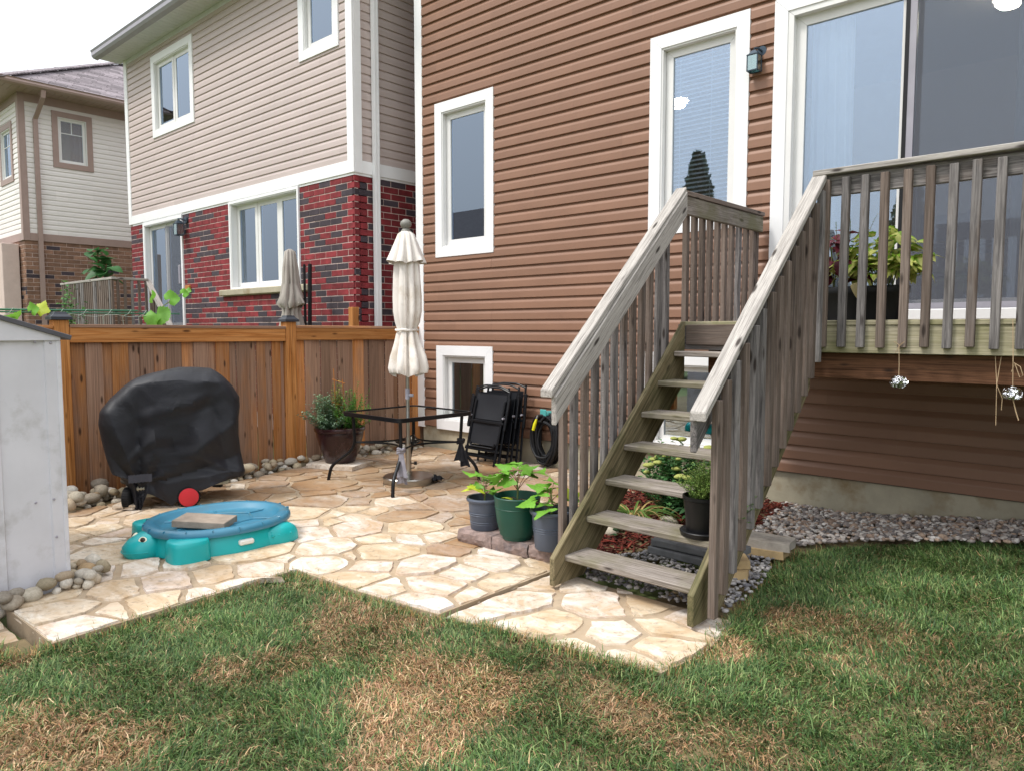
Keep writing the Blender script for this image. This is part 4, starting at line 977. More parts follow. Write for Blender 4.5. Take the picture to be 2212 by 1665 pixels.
# ================================================================== turtle sandbox
m_teal = plain('teal_plastic', '#12a8aa', .36, var=.05, nscale=3, spec=.5); m_shell = plain('blue_shell_plastic', '#3a7a95', .33, var=.07, nscale=3, spec=.5, dirt=('#4a7484', 4))
ts = thing('turtle_sandbox', 'teal turtle shaped sandbox with a blue shell lid', 'sandbox', (-5.2, 2.5, 0))
A = G(325, 1190); c0 = Vector((-5.27, 2.56, 0)); ang = math.atan2(.80, -.02)
ux = Vector((.06, .998, 0)).normalized(); MT = frame(c0, ux) @ Matrix.Scale(.90, 4)      # local x: towards the tail
# local: +x tail, y to the left of it (-X world), half length .56 , half width .46
def ell(a, b, e, n=56, cx=0): return [(cx+a*math.copysign(abs(math.cos(q))**e, math.cos(q)), b*math.copysign(abs(math.sin(q))**e, math.sin(q))) for q in [2*math.pi*i/n for i in range(n)]]
def loft(secs, capb=False, capt=False):
    mb = MB(); n = len(secs[0][0]); vs = []; fs = []
    for (p, z) in secs: vs += [(a, b, z if not callable(z) else z(a, b)) for a, b in p]
    for i in range(len(secs)-1):
        for j in range(n): j2 = (j+1) % n; fs.append((i*n+j, i*n+j2, (i+1)*n+j2, (i+1)*n+j))
    if capb: fs.append(tuple(range(n))[::-1])
    if capt: fs.append(tuple((len(secs)-1)*n+j for j in range(n)))
    return mb.add(vs, fs)
TA, TB = .55, .47
b_ = loft([(ell(TA+.02, TB+.02, .9), 0), (ell(TA+.02, TB+.02, .9), .02), (ell(TA, TB, .9), .10), (ell(TA-.02, TB-.02, .9), .165), (ell(TA-.06, TB-.06, .9), .12)], True, True); b_.build('base', m_teal, ts, MT, True, 50)
lid = []
for (k, z) in ((1.045, .150), (1.05, .165), (1.045, .185), (1.0, .205), (.92, .207), (.87, .196), (.83, .166), (.78, .156), (.55, .158), (.3, .164), (.1, .165)): lid.append((ell(TA*k, TB*k, .92), z))
L_ = loft(lid, False, True); lido = L_.build('lid', m_shell, ts, MT, True, 60)
for i in range(18): q = 2*math.pi*i/18+.1; MB().box(-.003, .003, -.012, .012, 0, .047, .002, T(TA*1.035*math.cos(q), TB*1.035*math.sin(q), .160) @ RZ(q-math.pi/2)).build('rim_rib', m_shell, lido, MT)
f = MB()
hexp = [(.30*math.cos(q), .22*math.sin(q)) for q in [2*math.pi*i/6+.3 for i in range(6)]]
for i in range(6):
    a, b = Vector((*hexp[i], .161)), Vector((*hexp[(i+1) % 6], .161)); f.tube([a, b], .010, 6); o_ = a.xy*1.6; f.tube([a, Vector((o_.x, o_.y, .158))], .010, 6)
f.build('shell_ridges', m_shell, lido, MT, True)
# head, front feet, rear feet
hd_ = loft([(ell(.15, .13, .9, 32, -.58), 0), (ell(.165, .14, .9, 32, -.58), .03), (ell(.165, .14, .9, 32, -.58), .075), (ell(.14, .125, .95, 32, -.56), .125), (ell(.09, .10, 1, 32, -.53), .165), (ell(.02, .03, 1, 32, -.51), .18)], True, True); ho = hd_.build('head', m_teal, ts, MT, True, 50)
m_eye = plain('cream_eye', '#e8e3c8', .4, var=.02); m_pup = plain('eye_pupil', '#2a241d', .3, var=.05)
for sgn in (-1, 1):
    c = Vector((-.625, sgn*.085, .128)); f = MB(); nn = Vector((-.55, sgn*.75, .45)).normalized(); Me = frame(c, nn)
    f.lathe([(.032, -.01), (.032, .010), (.02, .018), (0, .021)], 20, Me @ Matrix.Rotation(R(90), 4, 'Y')); eo = f.build('eye', m_eye, ho, MT, True)
    f = MB(); f.lathe([(.018, 0), (.018, .019), (0, .026)], 16, Me @ T(.004, .004, .006) @ Matrix.Rotation(R(90), 4, 'Y')); f.build('pupil', m_pup, ho, MT, True)
f = MB(); f.tube([(-.58+.172*math.cos(q), .145*math.sin(q), .042+.008*abs(math.sin(q))) for q in [math.pi*.55+i*.1 for i in range(29)]], .004, 6); f.build('mouth_line', m_teal, ho, MT, True)
for sgn in (-1, 1):
    f = loft([([(x*1.0-.40, sgn*.36+y) for x, y in ell(.155, .145, .75, 28)], z) if False else ([(x*k-.40, sgn*.38+y*k) for x, y in ell(.145, .125, .6, 28)], z) for (k, z) in ((1.03, 0), (1.03, .015), (1.0, .12), (.97, .15), (.9, .16))], True, True); f.build('front_foot', m_teal, ts, MT, True, 50)
    f = loft([([(x*k+.33, sgn*(.39)+y*k) for x, y in ell(.165, .095, .95, 28)], z) for (k, z) in ((1.0, 0), (1.02, .02), (.98, .07), (.85, .11), (.6, .14), (.2, .152))], True, True); rfo = f.build('rear_foot', m_teal, ts, MT, True, 60)
    f = MB()
    for i in range(9): f.prism([(.016*math.cos(q), .016*math.sin(q)) for q in [2*math.pi*k/5 for k in range(5)]], 0, .01, T(.24+.05*(i % 4), sgn*(.47-.022*(i//4)), .075+.022*(i//4)) @ Matrix.Rotation(-sgn*.9, 4, 'X'), [(.008*math.cos(q), .008*math.sin(q)) for q in [2*math.pi*k/5 for k in range(5)]])
    f.build('scales', m_teal, rfo, MT)
f = MB(); f.box(-.05, .07, -.505, -.46, .058, .098, .01); f.build('drain_slot', plain('white_slot', '#e4e2da', .5, var=.03), ts, MT)
P = c0+Vector((.0, -.12, .232)); f = MB(); f.box(-.19, .19, -.12, .12, -.025, .025, .004); tag(f.build('paver_slab', plain('concrete_paver', '#94877a', .9, var=.2, nscale=10, bump=.5), None, T(-5.2, 2.42, .178) @ RZ(.72) @ Matrix.Rotation(.05, 4, 'Y')), 'brown concrete paver lying on the blue turtle lid', 'paver')
# ================================================================== patio table, umbrella
def bent(pts, r_, n=8, k=5, cr=.35):
    """polyline with rounded corners"""
    P = [Vector(p) for p in pts]; out = [P[0]]
    for a, b, c in zip(P, P[1:], P[2:]):
        d1 = (a-b); d2 = (c-b); m = min(d1.length, d2.length)*cr; p, q = b+d1.normalized()*m, b+d2.normalized()*m
        for i in range(k+1): t_ = i/k; out.append(p*(1-t_)**2+b*2*t_*(1-t_)+q*t_*t_)
    return out+[P[-1]]
TC = Vector((-5.92, 4.93, 0)); ta = math.atan2(.032, .878); MT2 = T(*TC) @ RZ(-.03)
tb = thing('patio_table', 'square glass topped patio table with black bent steel legs', 'table', TC)
Hh = .485
rc = []
for (sx, sy) in ((1, 1), (-1, 1), (-1, -1), (1, -1)):
    for i in range(5):
        q = math.atan2(sy, sx)-math.pi/4+math.pi/2*i/4; rc.append((sx*(Hh-.06)+.06*math.cos(q), sy*(Hh-.06)+.06*math.sin(q)))
f = MB(); n_ = len(rc); inn = [(a*.955, b*.955) for a, b in rc]
vs = [(a, b, .682) for a, b in rc]+[(a, b, .722) for a, b in rc]+[(a, b, .722) for a, b in inn]+[(a, b, .682) for a, b in inn]
f.add(vs, [(k*n_+j, k*n_+(j+1) % n_, ((k+1) % 4)*n_+(j+1) % n_, ((k+1) % 4)*n_+j) for k in range(4) for j in range(n_)]); f.build('table_rim', m_black, tb, MT2, True, 40)
f = MB(); f.prism([(a*.958, b*.958) for a, b in rc], .708, .714); f.build('glass_top', m_tglass, tb, MT2)
for (px, py), (sx, sy) in zip(((1305, 1825), (1493, 1867), (1751, 1793), (1564, 1770)), ((-1, -1), (1, -1), (1, 1), (-1, 1))):
    P = G(px*.57604, py*.57604); lp = MT2.inverted() @ P
    tx, ty = sx*.40, sy*.40; kx, ky = sx*.385, sy*.385
    ex, ey = lp.x, lp.y
    if sx == -1 and sy == -1: ex, ey = -.60, -.58
    elif sx == 1 and sy == 1: ex, ey = .55, .50
    elif sx == 1: ex, ey = .53, -.60
    else: ex, ey = -.50, .42
    f = MB(); f.tube(bent([(tx, ty, .69), (kx, ky, .34), (ex*.96, ey*.96, .15), (ex, ey, 0)], .014), .017, 9); f.build('leg', m_black, tb, MT2, True)
f = MB()
cr4 = [(.385, .385), (-.385, .385), (-.385, -.385), (.385, -.385)]
for i in range(4):
    a, b = cr4[i], cr4[(i+1) % 4]; m_ = ((a[0]+b[0])*.17, (a[1]+b[1])*.17); f.tube(bent([(*a, .40), (*m_, .40), (*b, .40)], .01, cr=.5), .010, 7)
f.tube([(.12*math.cos(2*math.pi*i/20), .12*math.sin(2*math.pi*i/20), .405) for i in range(20)], .008, 6, closed=True); f.build('stretcher', m_black, tb, MT2, True)
UC = (-5.83, 4.86, 0)
m_steel = plain('brushed_steel', '#b9b6b0', .28, 1.0, var=.08, nscale=4); m_canvas = plain('cream_canvas', '#e6e0d9', .9, var=.07, nscale=3, bump=.25, bscale=120, dirt=('#c4b7a6', 2.2)); m_fin = plain('taupe_finial', '#7f7d76', .5, var=.05)
ub = thing('parasol_stand', 'round brushed steel umbrella base under the patio table', 'umbrella base', UC)
f = MB(); f.lathe([(0, 0), (.255, 0), (.26, .012), (.262, .06), (.25, .072), (.06, .08), (0, .08)], 48, T(*UC)); f.build('base_plate', m_steel, ub, I4, True, 35)
f = MB(); f.lathe([(.034, .07), (.034, .11), (.029, .115), (.029, .47), (.026, .472)], 24, T(*UC)); f.build('sleeve', m_steel, ub, I4, True, 35)
for z in (.2, .42): f = MB(); f.tube([(UC[0]+.02, UC[1]+.02, z), (UC[0]+.05, UC[1]+.045, z)], .006, 7); f.tube([(UC[0]+.045, UC[1]+.04, z), (UC[0]+.065, UC[1]+.058, z)], .018, 10); f.build('knob', m_blackpl, ub, I4, True)
um = thing('patio_umbrella', 'closed cream patio umbrella standing through the glass table', 'umbrella', (UC[0], UC[1], .1))
f = MB(); f.tube([(UC[0], UC[1], .12), (UC[0], UC[1], 2.55)], .019, 14); f.build('pole', m_steel, um, I4, True)
f = MB(); f.tube([(UC[0], UC[1], .86), (UC[0], UC[1], .97)], .024, 14); f.tube([(UC[0]+.02, UC[1], .9), (UC[0]+.055, UC[1]+.03, .9)], .017, 10); f.build('crank', m_gutter, um, I4, True)
f = MB(); f.lathe([(0, 2.58), (.04, 2.585), (.052, 2.60), (.04, 2.62), (.03, 2.632), (.05, 2.65), (.058, 2.675), (.05, 2.70), (.025, 2.722), (0, 2.726)], 22, T(UC[0], UC[1], -.055)); f.build('finial', m_fin, um, I4, True, 60)
def drape(prof, n, nf, name, seed, hem_amp=.0, ph=0.0, UC=UC, mat=None, par=None):
    r_ = random.Random(seed); ps = [r_.uniform(-.25, .25) for _ in range(nf)]; am = [r_.uniform(.6, 1.2) for _ in range(nf)]
    vs = []; fs = []
    for i, (rad, z, dep) in enumerate(prof):
        for j in range(n):
            q = 2*math.pi*j/n; s_ = (q/(2*math.pi)*nf+.22*math.sin(q*2+ph)+.05*math.sin(z*3+q*2)) % 1
            k = int(q/(2*math.pi)*nf) % nf; w_ = abs(math.sin(math.pi*s_))**.7*am[k]
            rr = rad*(1-dep+dep*w_*1.25)+.004*nz3(math.cos(q)*3, math.sin(q)*3, z*4)
            zz = z+(hem_amp*(w_-.5)+hem_amp*.6*math.sin(3*q+ph) if i == len(prof)-1 else 0)
            vs.append((UC[0]+rr*math.cos(q), UC[1]+rr*math.sin(q), zz))
    for i in range(len(prof)-1):
        for j in range(n): j2 = (j+1) % n; fs.append((i*n+j, (i)*n+j2, (i+1)*n+j2, (i+1)*n+j))
    return MB().add(vs, fs).build(name, mat or m_canvas, par or um, I4, True, 80)
drape([(.07, 2.5, .1), (.105, 2.42, .2), (.125, 2.3, .3), (.14, 2.1, .34), (.15, 1.9, .36), (.148, 1.75, .38), (.13, 1.64, .4), (.105, 1.575, .35), (.10, 1.55, .3), (.115, 1.52, .35), (.145, 1.42, .4), (.19, 1.30, .44), (.215, 1.18, .5), (.205, 1.13, .52), (.195, 1.115, .5)], 120, 8, 'canopy', 4, .035)
drape([(.05, 2.545, .0), (.085, 2.52, .1), (.12, 2.43, .2), (.16, 2.33, .3), (.195, 2.255, .36), (.198, 2.235, .36)], 120, 8, 'vent_flap', 9, .02, 1.0)
f = MB(); f.tube([(UC[0]+.112*math.cos(2*math.pi*i/32), UC[1]+.112*math.sin(2*math.pi*i/32), 1.56+.003*math.sin(i)) for i in range(32)], .012, 6, closed=True); f.build('tie_strap', m_canvas, um, I4, True)
# cloths knotted on the legs
m_gcl = plain('grey_rag', '#8d8a92', .95, var=.2, nscale=14); m_bcl = plain('black_rag', '#26262b', .9, var=.25, nscale=14)
def rag(name, label, base, z, mat, ln, seed):
    r_ = random.Random(seed); t = thing(name, label, 'cloth', (base[0], base[1], z-.2)); f = MB()
    for k in range(3): f.tube([(base[0]+.032*math.cos(q)+.004*k, base[1]+.032*math.sin(q), z+.014*(k-1)+.01*math.sin(q*1.3+k)) for q in [2*math.pi*i/14 for i in range(14)]], .014, 7, closed=True)
    f.build('knot', mat, t, I4, True)
    for k in range(2):
        dx, dy = r_.uniform(.0, .06), r_.uniform(-.05, .02); n = 10; vs = []; fs = []
        for i in range(n):
            s_ = i/(n-1); w_ = .018+.04*s_
            for j in range(7): a = (j/6-.5)*2; vs.append((base[0]+.02+dx*s_+a*w_*.8, base[1]-.02+dy*s_+a*w_*.5+.015*math.sin(j*2.1+k), z-.01-ln*(1-.25*k)*s_-.015*abs(a)*s_))
        for i in range(n-1):
            for j in range(6): fs.append((i*7+j, i*7+j+1, i*7+j+8, i*7+j+7))
        f = MB().add(vs, fs); f.build('cloth_end', mat if k == 0 else m_bcl if mat is m_bcl else mat, t, I4, True, None)
Pa = MT2 @ Vector((.395, -.395, 0)); Pb = MT2 @ Vector((.39, .388, 0))
rag('knotted_cloth', 'pale grey cloth knotted round the front leg of the patio table', (Pa.x, Pa.y), .40, m_gcl, .30, 1)
rag('knotted_cloth', 'dark cloth knotted round the right leg of the patio table', (Pb.x, Pb.y), .41, m_bcl, .24, 2)
P = G(930, 1040); vs = []; fs = []
for i in range(14):
    for j in range(14):
        a, b = (i/13-.5)*.22, (j/13-.5)*.16; vs.append((P.x+a+.02*math.sin(j), P.y+.03+b+.015*math.sin(i*1.3), .012+.035*abs(math.sin(i*.7+1)*math.cos(j*.6))+.02*abs(math.sin(i*1.9+j*1.1))))
for i in range(13):
    for j in range(13): fs.append((i*14+j, (i+1)*14+j, (i+1)*14+j+1, i*14+j+1))
tag(MB().add(vs, fs).build('dropped_cloth', m_bcl, None, I4, True, None), 'crumpled black cloth lying on the patio beside the umbrella base', 'cloth')
# ================================================================== folded chairs leaning on the wall
m_sling = plain('black_sling_mesh', '#14161d', .6, var=.08, nscale=30); m_chair = plain('black_chair_tube', '#0f1116', .35, .1, var=.1)
def folded_chair(name, label):
    t = thing(name, label, 'chair', (0, 0, 0), 'folded chairs against the brown wall'); W_, H_ = .27, .90     # stands in the local xz plane, thin in y
    def bar(nm, a, b, w=.028, d=.014): board(nm, a, b, d, w, m_chair, t, (0, 0, 1) if abs(a[0]-b[0]) > .2 else (1, 0, 0), .003)
    for sx in (-1, 1):
        board('back_post', (sx*W_, 0, .02), (sx*(W_-.02), .0, H_), .016, .028, m_chair, t, (1, 0, 0), .004)
        board('leg', (sx*(W_-.035), -.035, 0), (sx*(W_-.04), -.03, .76), .016, .026, m_chair, t, (1, 0, 0), .004)
        board('arm_rest', (sx*(W_+.018), -.02, .42), (sx*(W_+.012), -.02, .80), .03, .03, m_chair, t, (1, 0, 0), .006)
        f = MB(); f.tube([(sx*(W_-.012), -.055, .56), (sx*(W_-.012), .01, .56)], .012, 8); f.build('hinge', m_gutter, t, I4, True)
    f = MB(); f.tube(bent([(-(W_-.02), 0, H_-.03), (-.12, -.01, H_+.012), (.12, -.01, H_+.012), (W_-.02, 0, H_-.03)], .01), .011, 8); f.build('top_rail', m_chair, t, I4, True)
    f = MB(); f.tube(bent([(-.2, -.04, .26), (-.18, -.04, .2), (.18, -.04, .2), (.2, -.04, .26)], .01), .010, 8); f.build('seat_hoop', m_chair, t, I4, True)
    bar('cross_bar', (-W_, -.036, .50), (W_, -.036, .50)); bar('cross_bar', (-W_, -.03, .17), (W_, -.03, .17)); bar('cross_bar', (-W_+.02, -.03, .09), (W_-.02, -.03, .09))
    for (z0, z1, y) in ((.53, .83, -.012), (.23, .52, -.022)):
        vs = []; fs = []
        for i in range(7):
            for j in range(7): vs.append((-(W_-.035)+(2*W_-.07)*i/6, y+.012*math.sin(math.pi*j/6)*math.sin(math.pi*i/6), z0+(z1-z0)*j/6))
        for i in range(6):
            for j in range(6): fs.append((i*7+j, (i+1)*7+j, (i+1)*7+j+1, i*7+j+1))
        MB().add(vs, fs).build('sling', m_sling, t, I4, True, None)
    return t
ch0 = folded_chair('folding_chair', 'outermost folded black sling chair facing the patio')
lean = [(0, -5.99, 6.08, .02, 0, 0), (1, -6.05, 6.16, .04, .02, 0), (2, -5.93, 6.24, -.02, .04, 0), (3, -5.86, 6.31, .05, .05, 0)]
labs = ['outermost folded black sling chair facing the patio', 'second folded black chair behind the outermost one', 'third folded black chair, taller at the top left', 'innermost folded black chair leaning on the brown siding']
for (i, x, y, rz, dz, _), lb in zip(lean, labs):
    M_ = T(x, y, 0.0) @ RZ(rz) @ Matrix.Rotation(-.25+.03*i, 4, 'X') @ Matrix.Rotation(.02-.01*i, 4, 'Y')
    if i == 0: base_chair = ch0; ch0M = M_
    else: clone(ch0, M_ @ Matrix.Diagonal((1, 1, 1+.012*i, 1)), lb)
ch0.matrix_basis = ch0M; WM[ch0.name] = ch0M; ch0['label'] = labs[0]
# ================================================================== garden hose
m_hose = plain('black_rubber_hose', '#131418', .55, var=.12); m_yel = plain('yellow_nozzle', '#d9d21e', .4, var=.05); m_tealp = plain('teal_plastic_clip', '#4fa3a0', .4, var=.05)
hz = thing('garden_hose', 'coiled black garden hose with yellow nozzle hanging on the brown wall', 'hose', (-5.3, 6.5, .02))
pts = []
hr = random.Random(2)
for k in range(12):
    rx, rz_ = .135+hr.uniform(-.05, .05), .25+hr.uniform(-.06, .05); oy = 6.51-.011*k+hr.uniform(-.01, .01); ph = hr.uniform(-.3, .3)
    for i in range(28): q = 2*math.pi*(i/28)+math.pi/2; pts.append((-5.30+rx*math.cos(q)+.02*math.sin(k), oy-.02*math.sin(q*2+k), .335+rz_*math.sin(q)+.01*math.sin(q*3+ph)-(.02 if math.sin(q) < -.8 else 0)))
pts = [(a, b, max(.018, c)) for a, b, c in pts]
f = MB(); f.tube(pts, .0155, 8); f.build('coil', m_hose, hz, I4, True)
f = MB(); f.tube([(-5.37, 6.36, .56), (-5.385, 6.345, .50), (-5.40, 6.335, .43)], [.012, .02, .017], 10); f.build('nozzle', m_yel, hz, I4, True)
f = MB(); f.tube([(-5.36, 6.37, .6), (-5.37, 6.36, .56)], .016, 10); f.build('coupling', m_steel, hz, I4, True)
f = MB(); f.box(-5.36, -5.24, 6.40, 6.56, .60, .64, .01); f.box(-5.345, -5.255, 6.385, 6.40, .585, .67, .006); f.build('hanger', m_tealp, hz)
# ================================================================== deck with stairs
dk = thing('wooden_deck', 'weathered wooden deck with stairs and picket railings on the brown house', 'deck', (-1.5, 5.6, 0))
ZD = 1.625; YF = 5.03
for i in range(11):
    y = YF-.01+.07+i*.141; board('deck_board', (-2.82, y, ZD-.0175), (3.4, y, ZD-.0175), .136, .033, m_rim if i == 0 else m_grey, dk, (0, 0, 1), .004)
board('rim_board', (-1.86, YF+.02, 1.508), (3.4, YF+.02, 1.508), .038, .192, m_rim, dk)
board('rim_board', (-2.84, YF+.02, 1.508), (-1.862, YF+.02, 1.508), .038, .192, m_grey, dk)
board('rim_board', (-2.82, YF+.045, 1.508), (-2.82, 6.55, 1.508), .038, .19, m_grey, dk)
board('beam', (-2.62, YF+.11, 1.325), (3.4, YF+.11, 1.325), .085, .17, m_beam, dk)
for x in (-2.2, -1.2, -.2, .8, 1.8): board('joist', (x, YF+.05, 1.50), (x, 6.55, 1.50), .038, .17, m_beam, dk)
for x in (.55, 2.9): board('support_post', (x, YF+.11, -.1), (x, YF+.11, 1.24), .09, .09, m_beam, dk, (1, 0, 0))
pr_ = random.Random(31)
def picket(x, y, z0, z1, side=(0, -1, 0), cut0=0.0, cut1=0.0, mat=None):
    j = pr_.uniform(-.004, .004)
    board('picket', (x+j*side[1], y+j*side[0], z0+pr_.uniform(-.008, .008)), (x+j*side[1]+pr_.uniform(-.004, .004), y+pr_.uniform(-.004, .004)*abs(side[0]), z1+pr_.uniform(-.004, .004)), .047, .041, mat or m_grey, dk, side, .003, cut0, cut1)
x = -1.76
k = 0
while x < 3.3:
    picket(x, YF-.022, 1.455, 2.535); x += .1215
# front guard right of the stairs
board('guard_rail', (-1.80, YF+.018, 2.495), (3.4, YF+.018, 2.495), .038, .125, m_grey, dk)
board('cap_rail', (-1.84, YF+.0, 2.582), (3.4, YF+.0, 2.582), .105, .036, m_rail, dk)
# left guard of the landing
for y in (5.20, 5.33, 5.455, 5.58, 5.71, 5.845, 5.97, 6.105, 6.245, 6.385, 6.45): picket(-2.875, y, 1.42, 2.46, (-1, 0, 0))
board('guard_rail', (-2.83, YF+.06, 2.50), (-2.83, 6.46, 2.50), .038, .135, m_tread, dk)
board('cap_rail', (-2.845, YF+.03, 2.588), (-2.845, 6.47, 2.588), .09, .036, m_grey, dk)
# stringers
def stringer(x0, x1):
    poly = [(3.44, 0.0), (3.44, .17), (5.0, 1.625), (5.0, 1.17), (3.745, 0.0)]
    L = math.hypot(1.56, 1.455); a = math.atan2(1.455, 1.56); M_ = T((x0+x1)/2, 3.44, .17) @ RZ(R(90)) @ Matrix.Rotation(-a, 4, 'Y'); Mi = M_.inverted()
    vs = []
    for xx in (x0, x1): vs += [tuple(Mi @ Vector((xx, y, z))) for y, z in poly]
    n = 5; f = MB().add(vs, [tuple(range(n)), tuple(range(n, 2*n))[::-1]]+[(i, i+n, (i+1) % n+n, (i+1) % n) for i in range(n)])
    o = f.build('stringer', m_string, dk, M_)
    fixn(o); b = o.modifiers.new('b', 'BEVEL'); b.width = .004; b.segments = 1
stringer(-2.80, -2.762); stringer(-1.862, -1.824)
for i in range(7):
    y = 3.545+.2145*i; z = .172+.2055*i; board('tread', (-2.764+pr_.uniform(-.004, .004), y+.118, z-.019), (-1.86, y+.118, z-.019+pr_.uniform(-.006, .002)), .236, .038, m_tread, dk, (0, 0, 1), .006)
board('riser_board', (-2.76, YF-.012, 1.525), (-1.866, YF-.012, 1.525), .022, .15, m_grey, dk)
# sloping hand rails
def zr(y): return 1.195+(y-3.46)*.895
for (xc, xb, xp, sgn, y0, y1) in ((-2.848, -2.812, -2.878, -1, 3.46, 5.06), (-1.80, -1.838, -1.768, 1, 3.40, 5.0)):
    up = Vector((0, -.667, .745))
    board('hand_rail', (xc, y0, zr(y0)-.02), (xc, y1, zr(y1)-.02), .092, .038, m_rail, dk, up, .005, .88, .88)
    board('hand_rail_board', (xb, y0+.03, zr(y0)-.125), (xb, y1, zr(y1)-.118), .038, .135, m_rail if sgn < 0 else m_grey, dk, up, .005, .88, .88)
    y = 3.67 if sgn < 0 else 3.55
    while y < 5.0:
        z0 = .11+(y-3.60)*.935; z1 = zr(y)-(.14 if sgn < 0 else .075); picket(xp, y, max(.02, z0-.03), z1, (sgn, 0, 0)); y += .1125 if sgn < 0 else .108
# ================================================================== pavers and slabs below the stairs
m_slab = plain('weathered_grey_slab', '#a49c92', .9, var=.25, nscale=7, bump=.6, bscale=30, dirt=('#7d7468', 4)); m_pav = plain('grey_paver', '#77787a', .9, var=.15, nscale=10, bump=.4, bscale=50); m_sand = plain('sandstone', '#b39a72', .9, var=.2, nscale=6, bump=.5, bscale=30)
for i, (dz, dx) in enumerate(((.0, 0), (.056, .012))):
    f = MB(); f.box(-.30, .30, -.15, .15, 0, .05, .006); tag(f.build('paver_slab', m_pav, None, T(-2.38+dx, 4.52+dx*2, .01+dz) @ RZ(-.05+.05*i)), ('lower', 'upper')[i]+' grey concrete slab stacked below the stairs', 'paver')
for i, (x, y, z, w, d, a, mt, lb) in enumerate(((-2.08, 4.36, .005, .15, .11, .3, m_sand, 'tan sandstone piece lying against the grey slabs under the stairs'), (-2.09, 4.38, .062, .14, .10, .5, m_sand, 'upper tan sandstone piece under the stairs'), (-2.10, 4.96, .0, .17, .12, .15, m_sand, 'tan flat slab beside the stairs at the gravel edge'), (-2.08, 5.0, .052, .18, .13, .1, m_slab, 'grey flat slab lying on the tan slab beside the stairs'))):
    f = MB(); q = rough_poly([(-w, -d), (w, -d*.9), (w*.95, d), (-w*.9, d*.95)], pr_, .07, .014); f.prism(q, 0, .052, None, [(a_*.97, b_*.97) for a_, b_ in q]); tag(f.build('flat_stone', mt, None, T(x, y, z) @ RZ(a)), lb, 'stone')
m_edge = plain('edging_block', '#93807a', .95, var=.3, nscale=14, bump=.9, bscale=28, orand=.12, dirt=('#6a6468', 5))
for i, (a, b, lb) in enumerate(((-3.90, -3.575, 'rough reddish edging block under the first grey pot'), (-3.565, -3.245, 'rough reddish edging block under the green pot'), (-3.235, -2.93, 'rough reddish edging block under the grey pot next to the stairs'))):
    f = MB(); L_ = b-a; nx, nz_ = 9, 4; y0 = 0
    vs = [(-L_/2+L_*i_/nx, -.012*math.sin(3.14*j/nz_)-pr_.uniform(0, .010), .002+.096*j/nz_) for i_ in range(nx+1) for j in range(nz_+1)]
    fs = [(i_*(nz_+1)+j, (i_+1)*(nz_+1)+j, (i_+1)*(nz_+1)+j+1, i_*(nz_+1)+j+1) for i_ in range(nx) for j in range(nz_)]
    f.add(vs, fs); f.box(-L_/2, L_/2, .0, .25, .002, .098, .006); tag(f.build('edging_block', m_edge, None, T((a+b)/2, 3.735+i*.018, 0) @ RZ(.05)), lb, 'edging block')
# ================================================================== pots
m_slate = plain('slate_grey_plastic', '#525a69', .5, var=.06, nscale=5); m_greenp = plain('dark_green_plastic', '#12493c', .42, var=.1, nscale=5); m_glaze = plain('oxblood_glaze', '#2c1419', .25, var=.25, nscale=7, spec=.6, dirt=('#4a3a3c', 6)); m_potsoil = plain('potting_soil', '#2c221c', 1, var=.3, nscale=30, bump=.8)
def pot(name, label, pos, prof, mat, soil=None, rings=(), extra=None, cat='pot'):
    t = thing(name, label, cat, pos); f = MB(); f.lathe(prof, 40, T(*pos)); f.build('body', mat, t, I4, True, 35)
    if rings:
        g = MB()
        for (r_, z) in rings: g.lathe([(r_-.001, z-.003), (r_+.002, z), (r_-.001, z+.003)], 40, T(*pos))
        g.build('ring', mat, t, I4, True)
    if soil: MB().lathe([(0, soil[1]+.01), (soil[0]*.6, soil[1]+.006), (soil[0], soil[1])], 30, T(*pos)).build('soil', m_potsoil, t, I4, True)
    return t
def simple(rt, rb, h, rim=.012): return [(0, 0), (rb, 0), (rb+.004, .006), (rt-.012, h-.03), (rt, h-.026), (rt+rim*.4, h-.012), (rt, h), (rt-.014, h-.002), (rt-.018, h-.03), (rb*.9, .04), (0, .04)]
PZ = .10
p1 = pot('slate_pot', 'slate grey plastic pot standing on the first edging block', (-3.76, 3.86, PZ), simple(.133, .10, .235), m_slate, (.118, .18), [(.107, .045), (.109, .06), (.116, .11), (.118, .125)])
p2 = pot('green_pot', 'dark green plastic pot standing between the two grey pots', (-3.41, 3.83, PZ), [(0, 0), (.105, 0), (.108, .02), (.112, .028), (.122, .03), (.145, .12), (.158, .22), (.163, .285), (.168, .30), (.163, .305), (.155, .29), (.13, .1), (0, .08)], m_greenp, (.148, .235), [(.159, .225)])
p3 = pot('slate_pot', 'slate grey plastic pot standing next to the stair stringer', (-3.075, 3.80, PZ), simple(.145, .108, .265), m_slate, (.128, .21), [(.113, .05), (.115, .065), (.123, .12), (.125, .135), (.127, .15)])
fp = pot('glazed_pot', 'large oxblood glazed pot in front of the cedar fence', (-7.13, 4.93, .06), [(0, 0), (.17, 0), (.175, .012), (.225, .15), (.262, .28), (.272, .33), (.27, .345), (.285, .352), (.292, .375), (.288, .395), (.27, .40), (.255, .38), (.2, .15), (0, .12)], m_glaze, (.255, .35))
f = MB(); f.prism(rough_poly([(-.32, -.22), (.3, -.24), (.34, .2), (-.28, .24)], pr_, .08, .015), 0, .045); tag(f.build('flat_stone', m_flag, None, T(-7.1, 4.9, .005) @ RZ(.4)), 'flat tan stone slab under the glazed pot', 'stone')
bp = pot('black_pot', 'black plastic pot with saucer standing on a stair tread', (-2.0, 3.865, .376), [(0, 0), (.115, 0), (.125, .005), (.132, .03), (.128, .034), (.112, .03), (.092, .03), (.112, .21), (.118, .215), (.118, .235), (.108, .235), (.09, .05), (0, .04)], m_blackpl, (.105, .2))
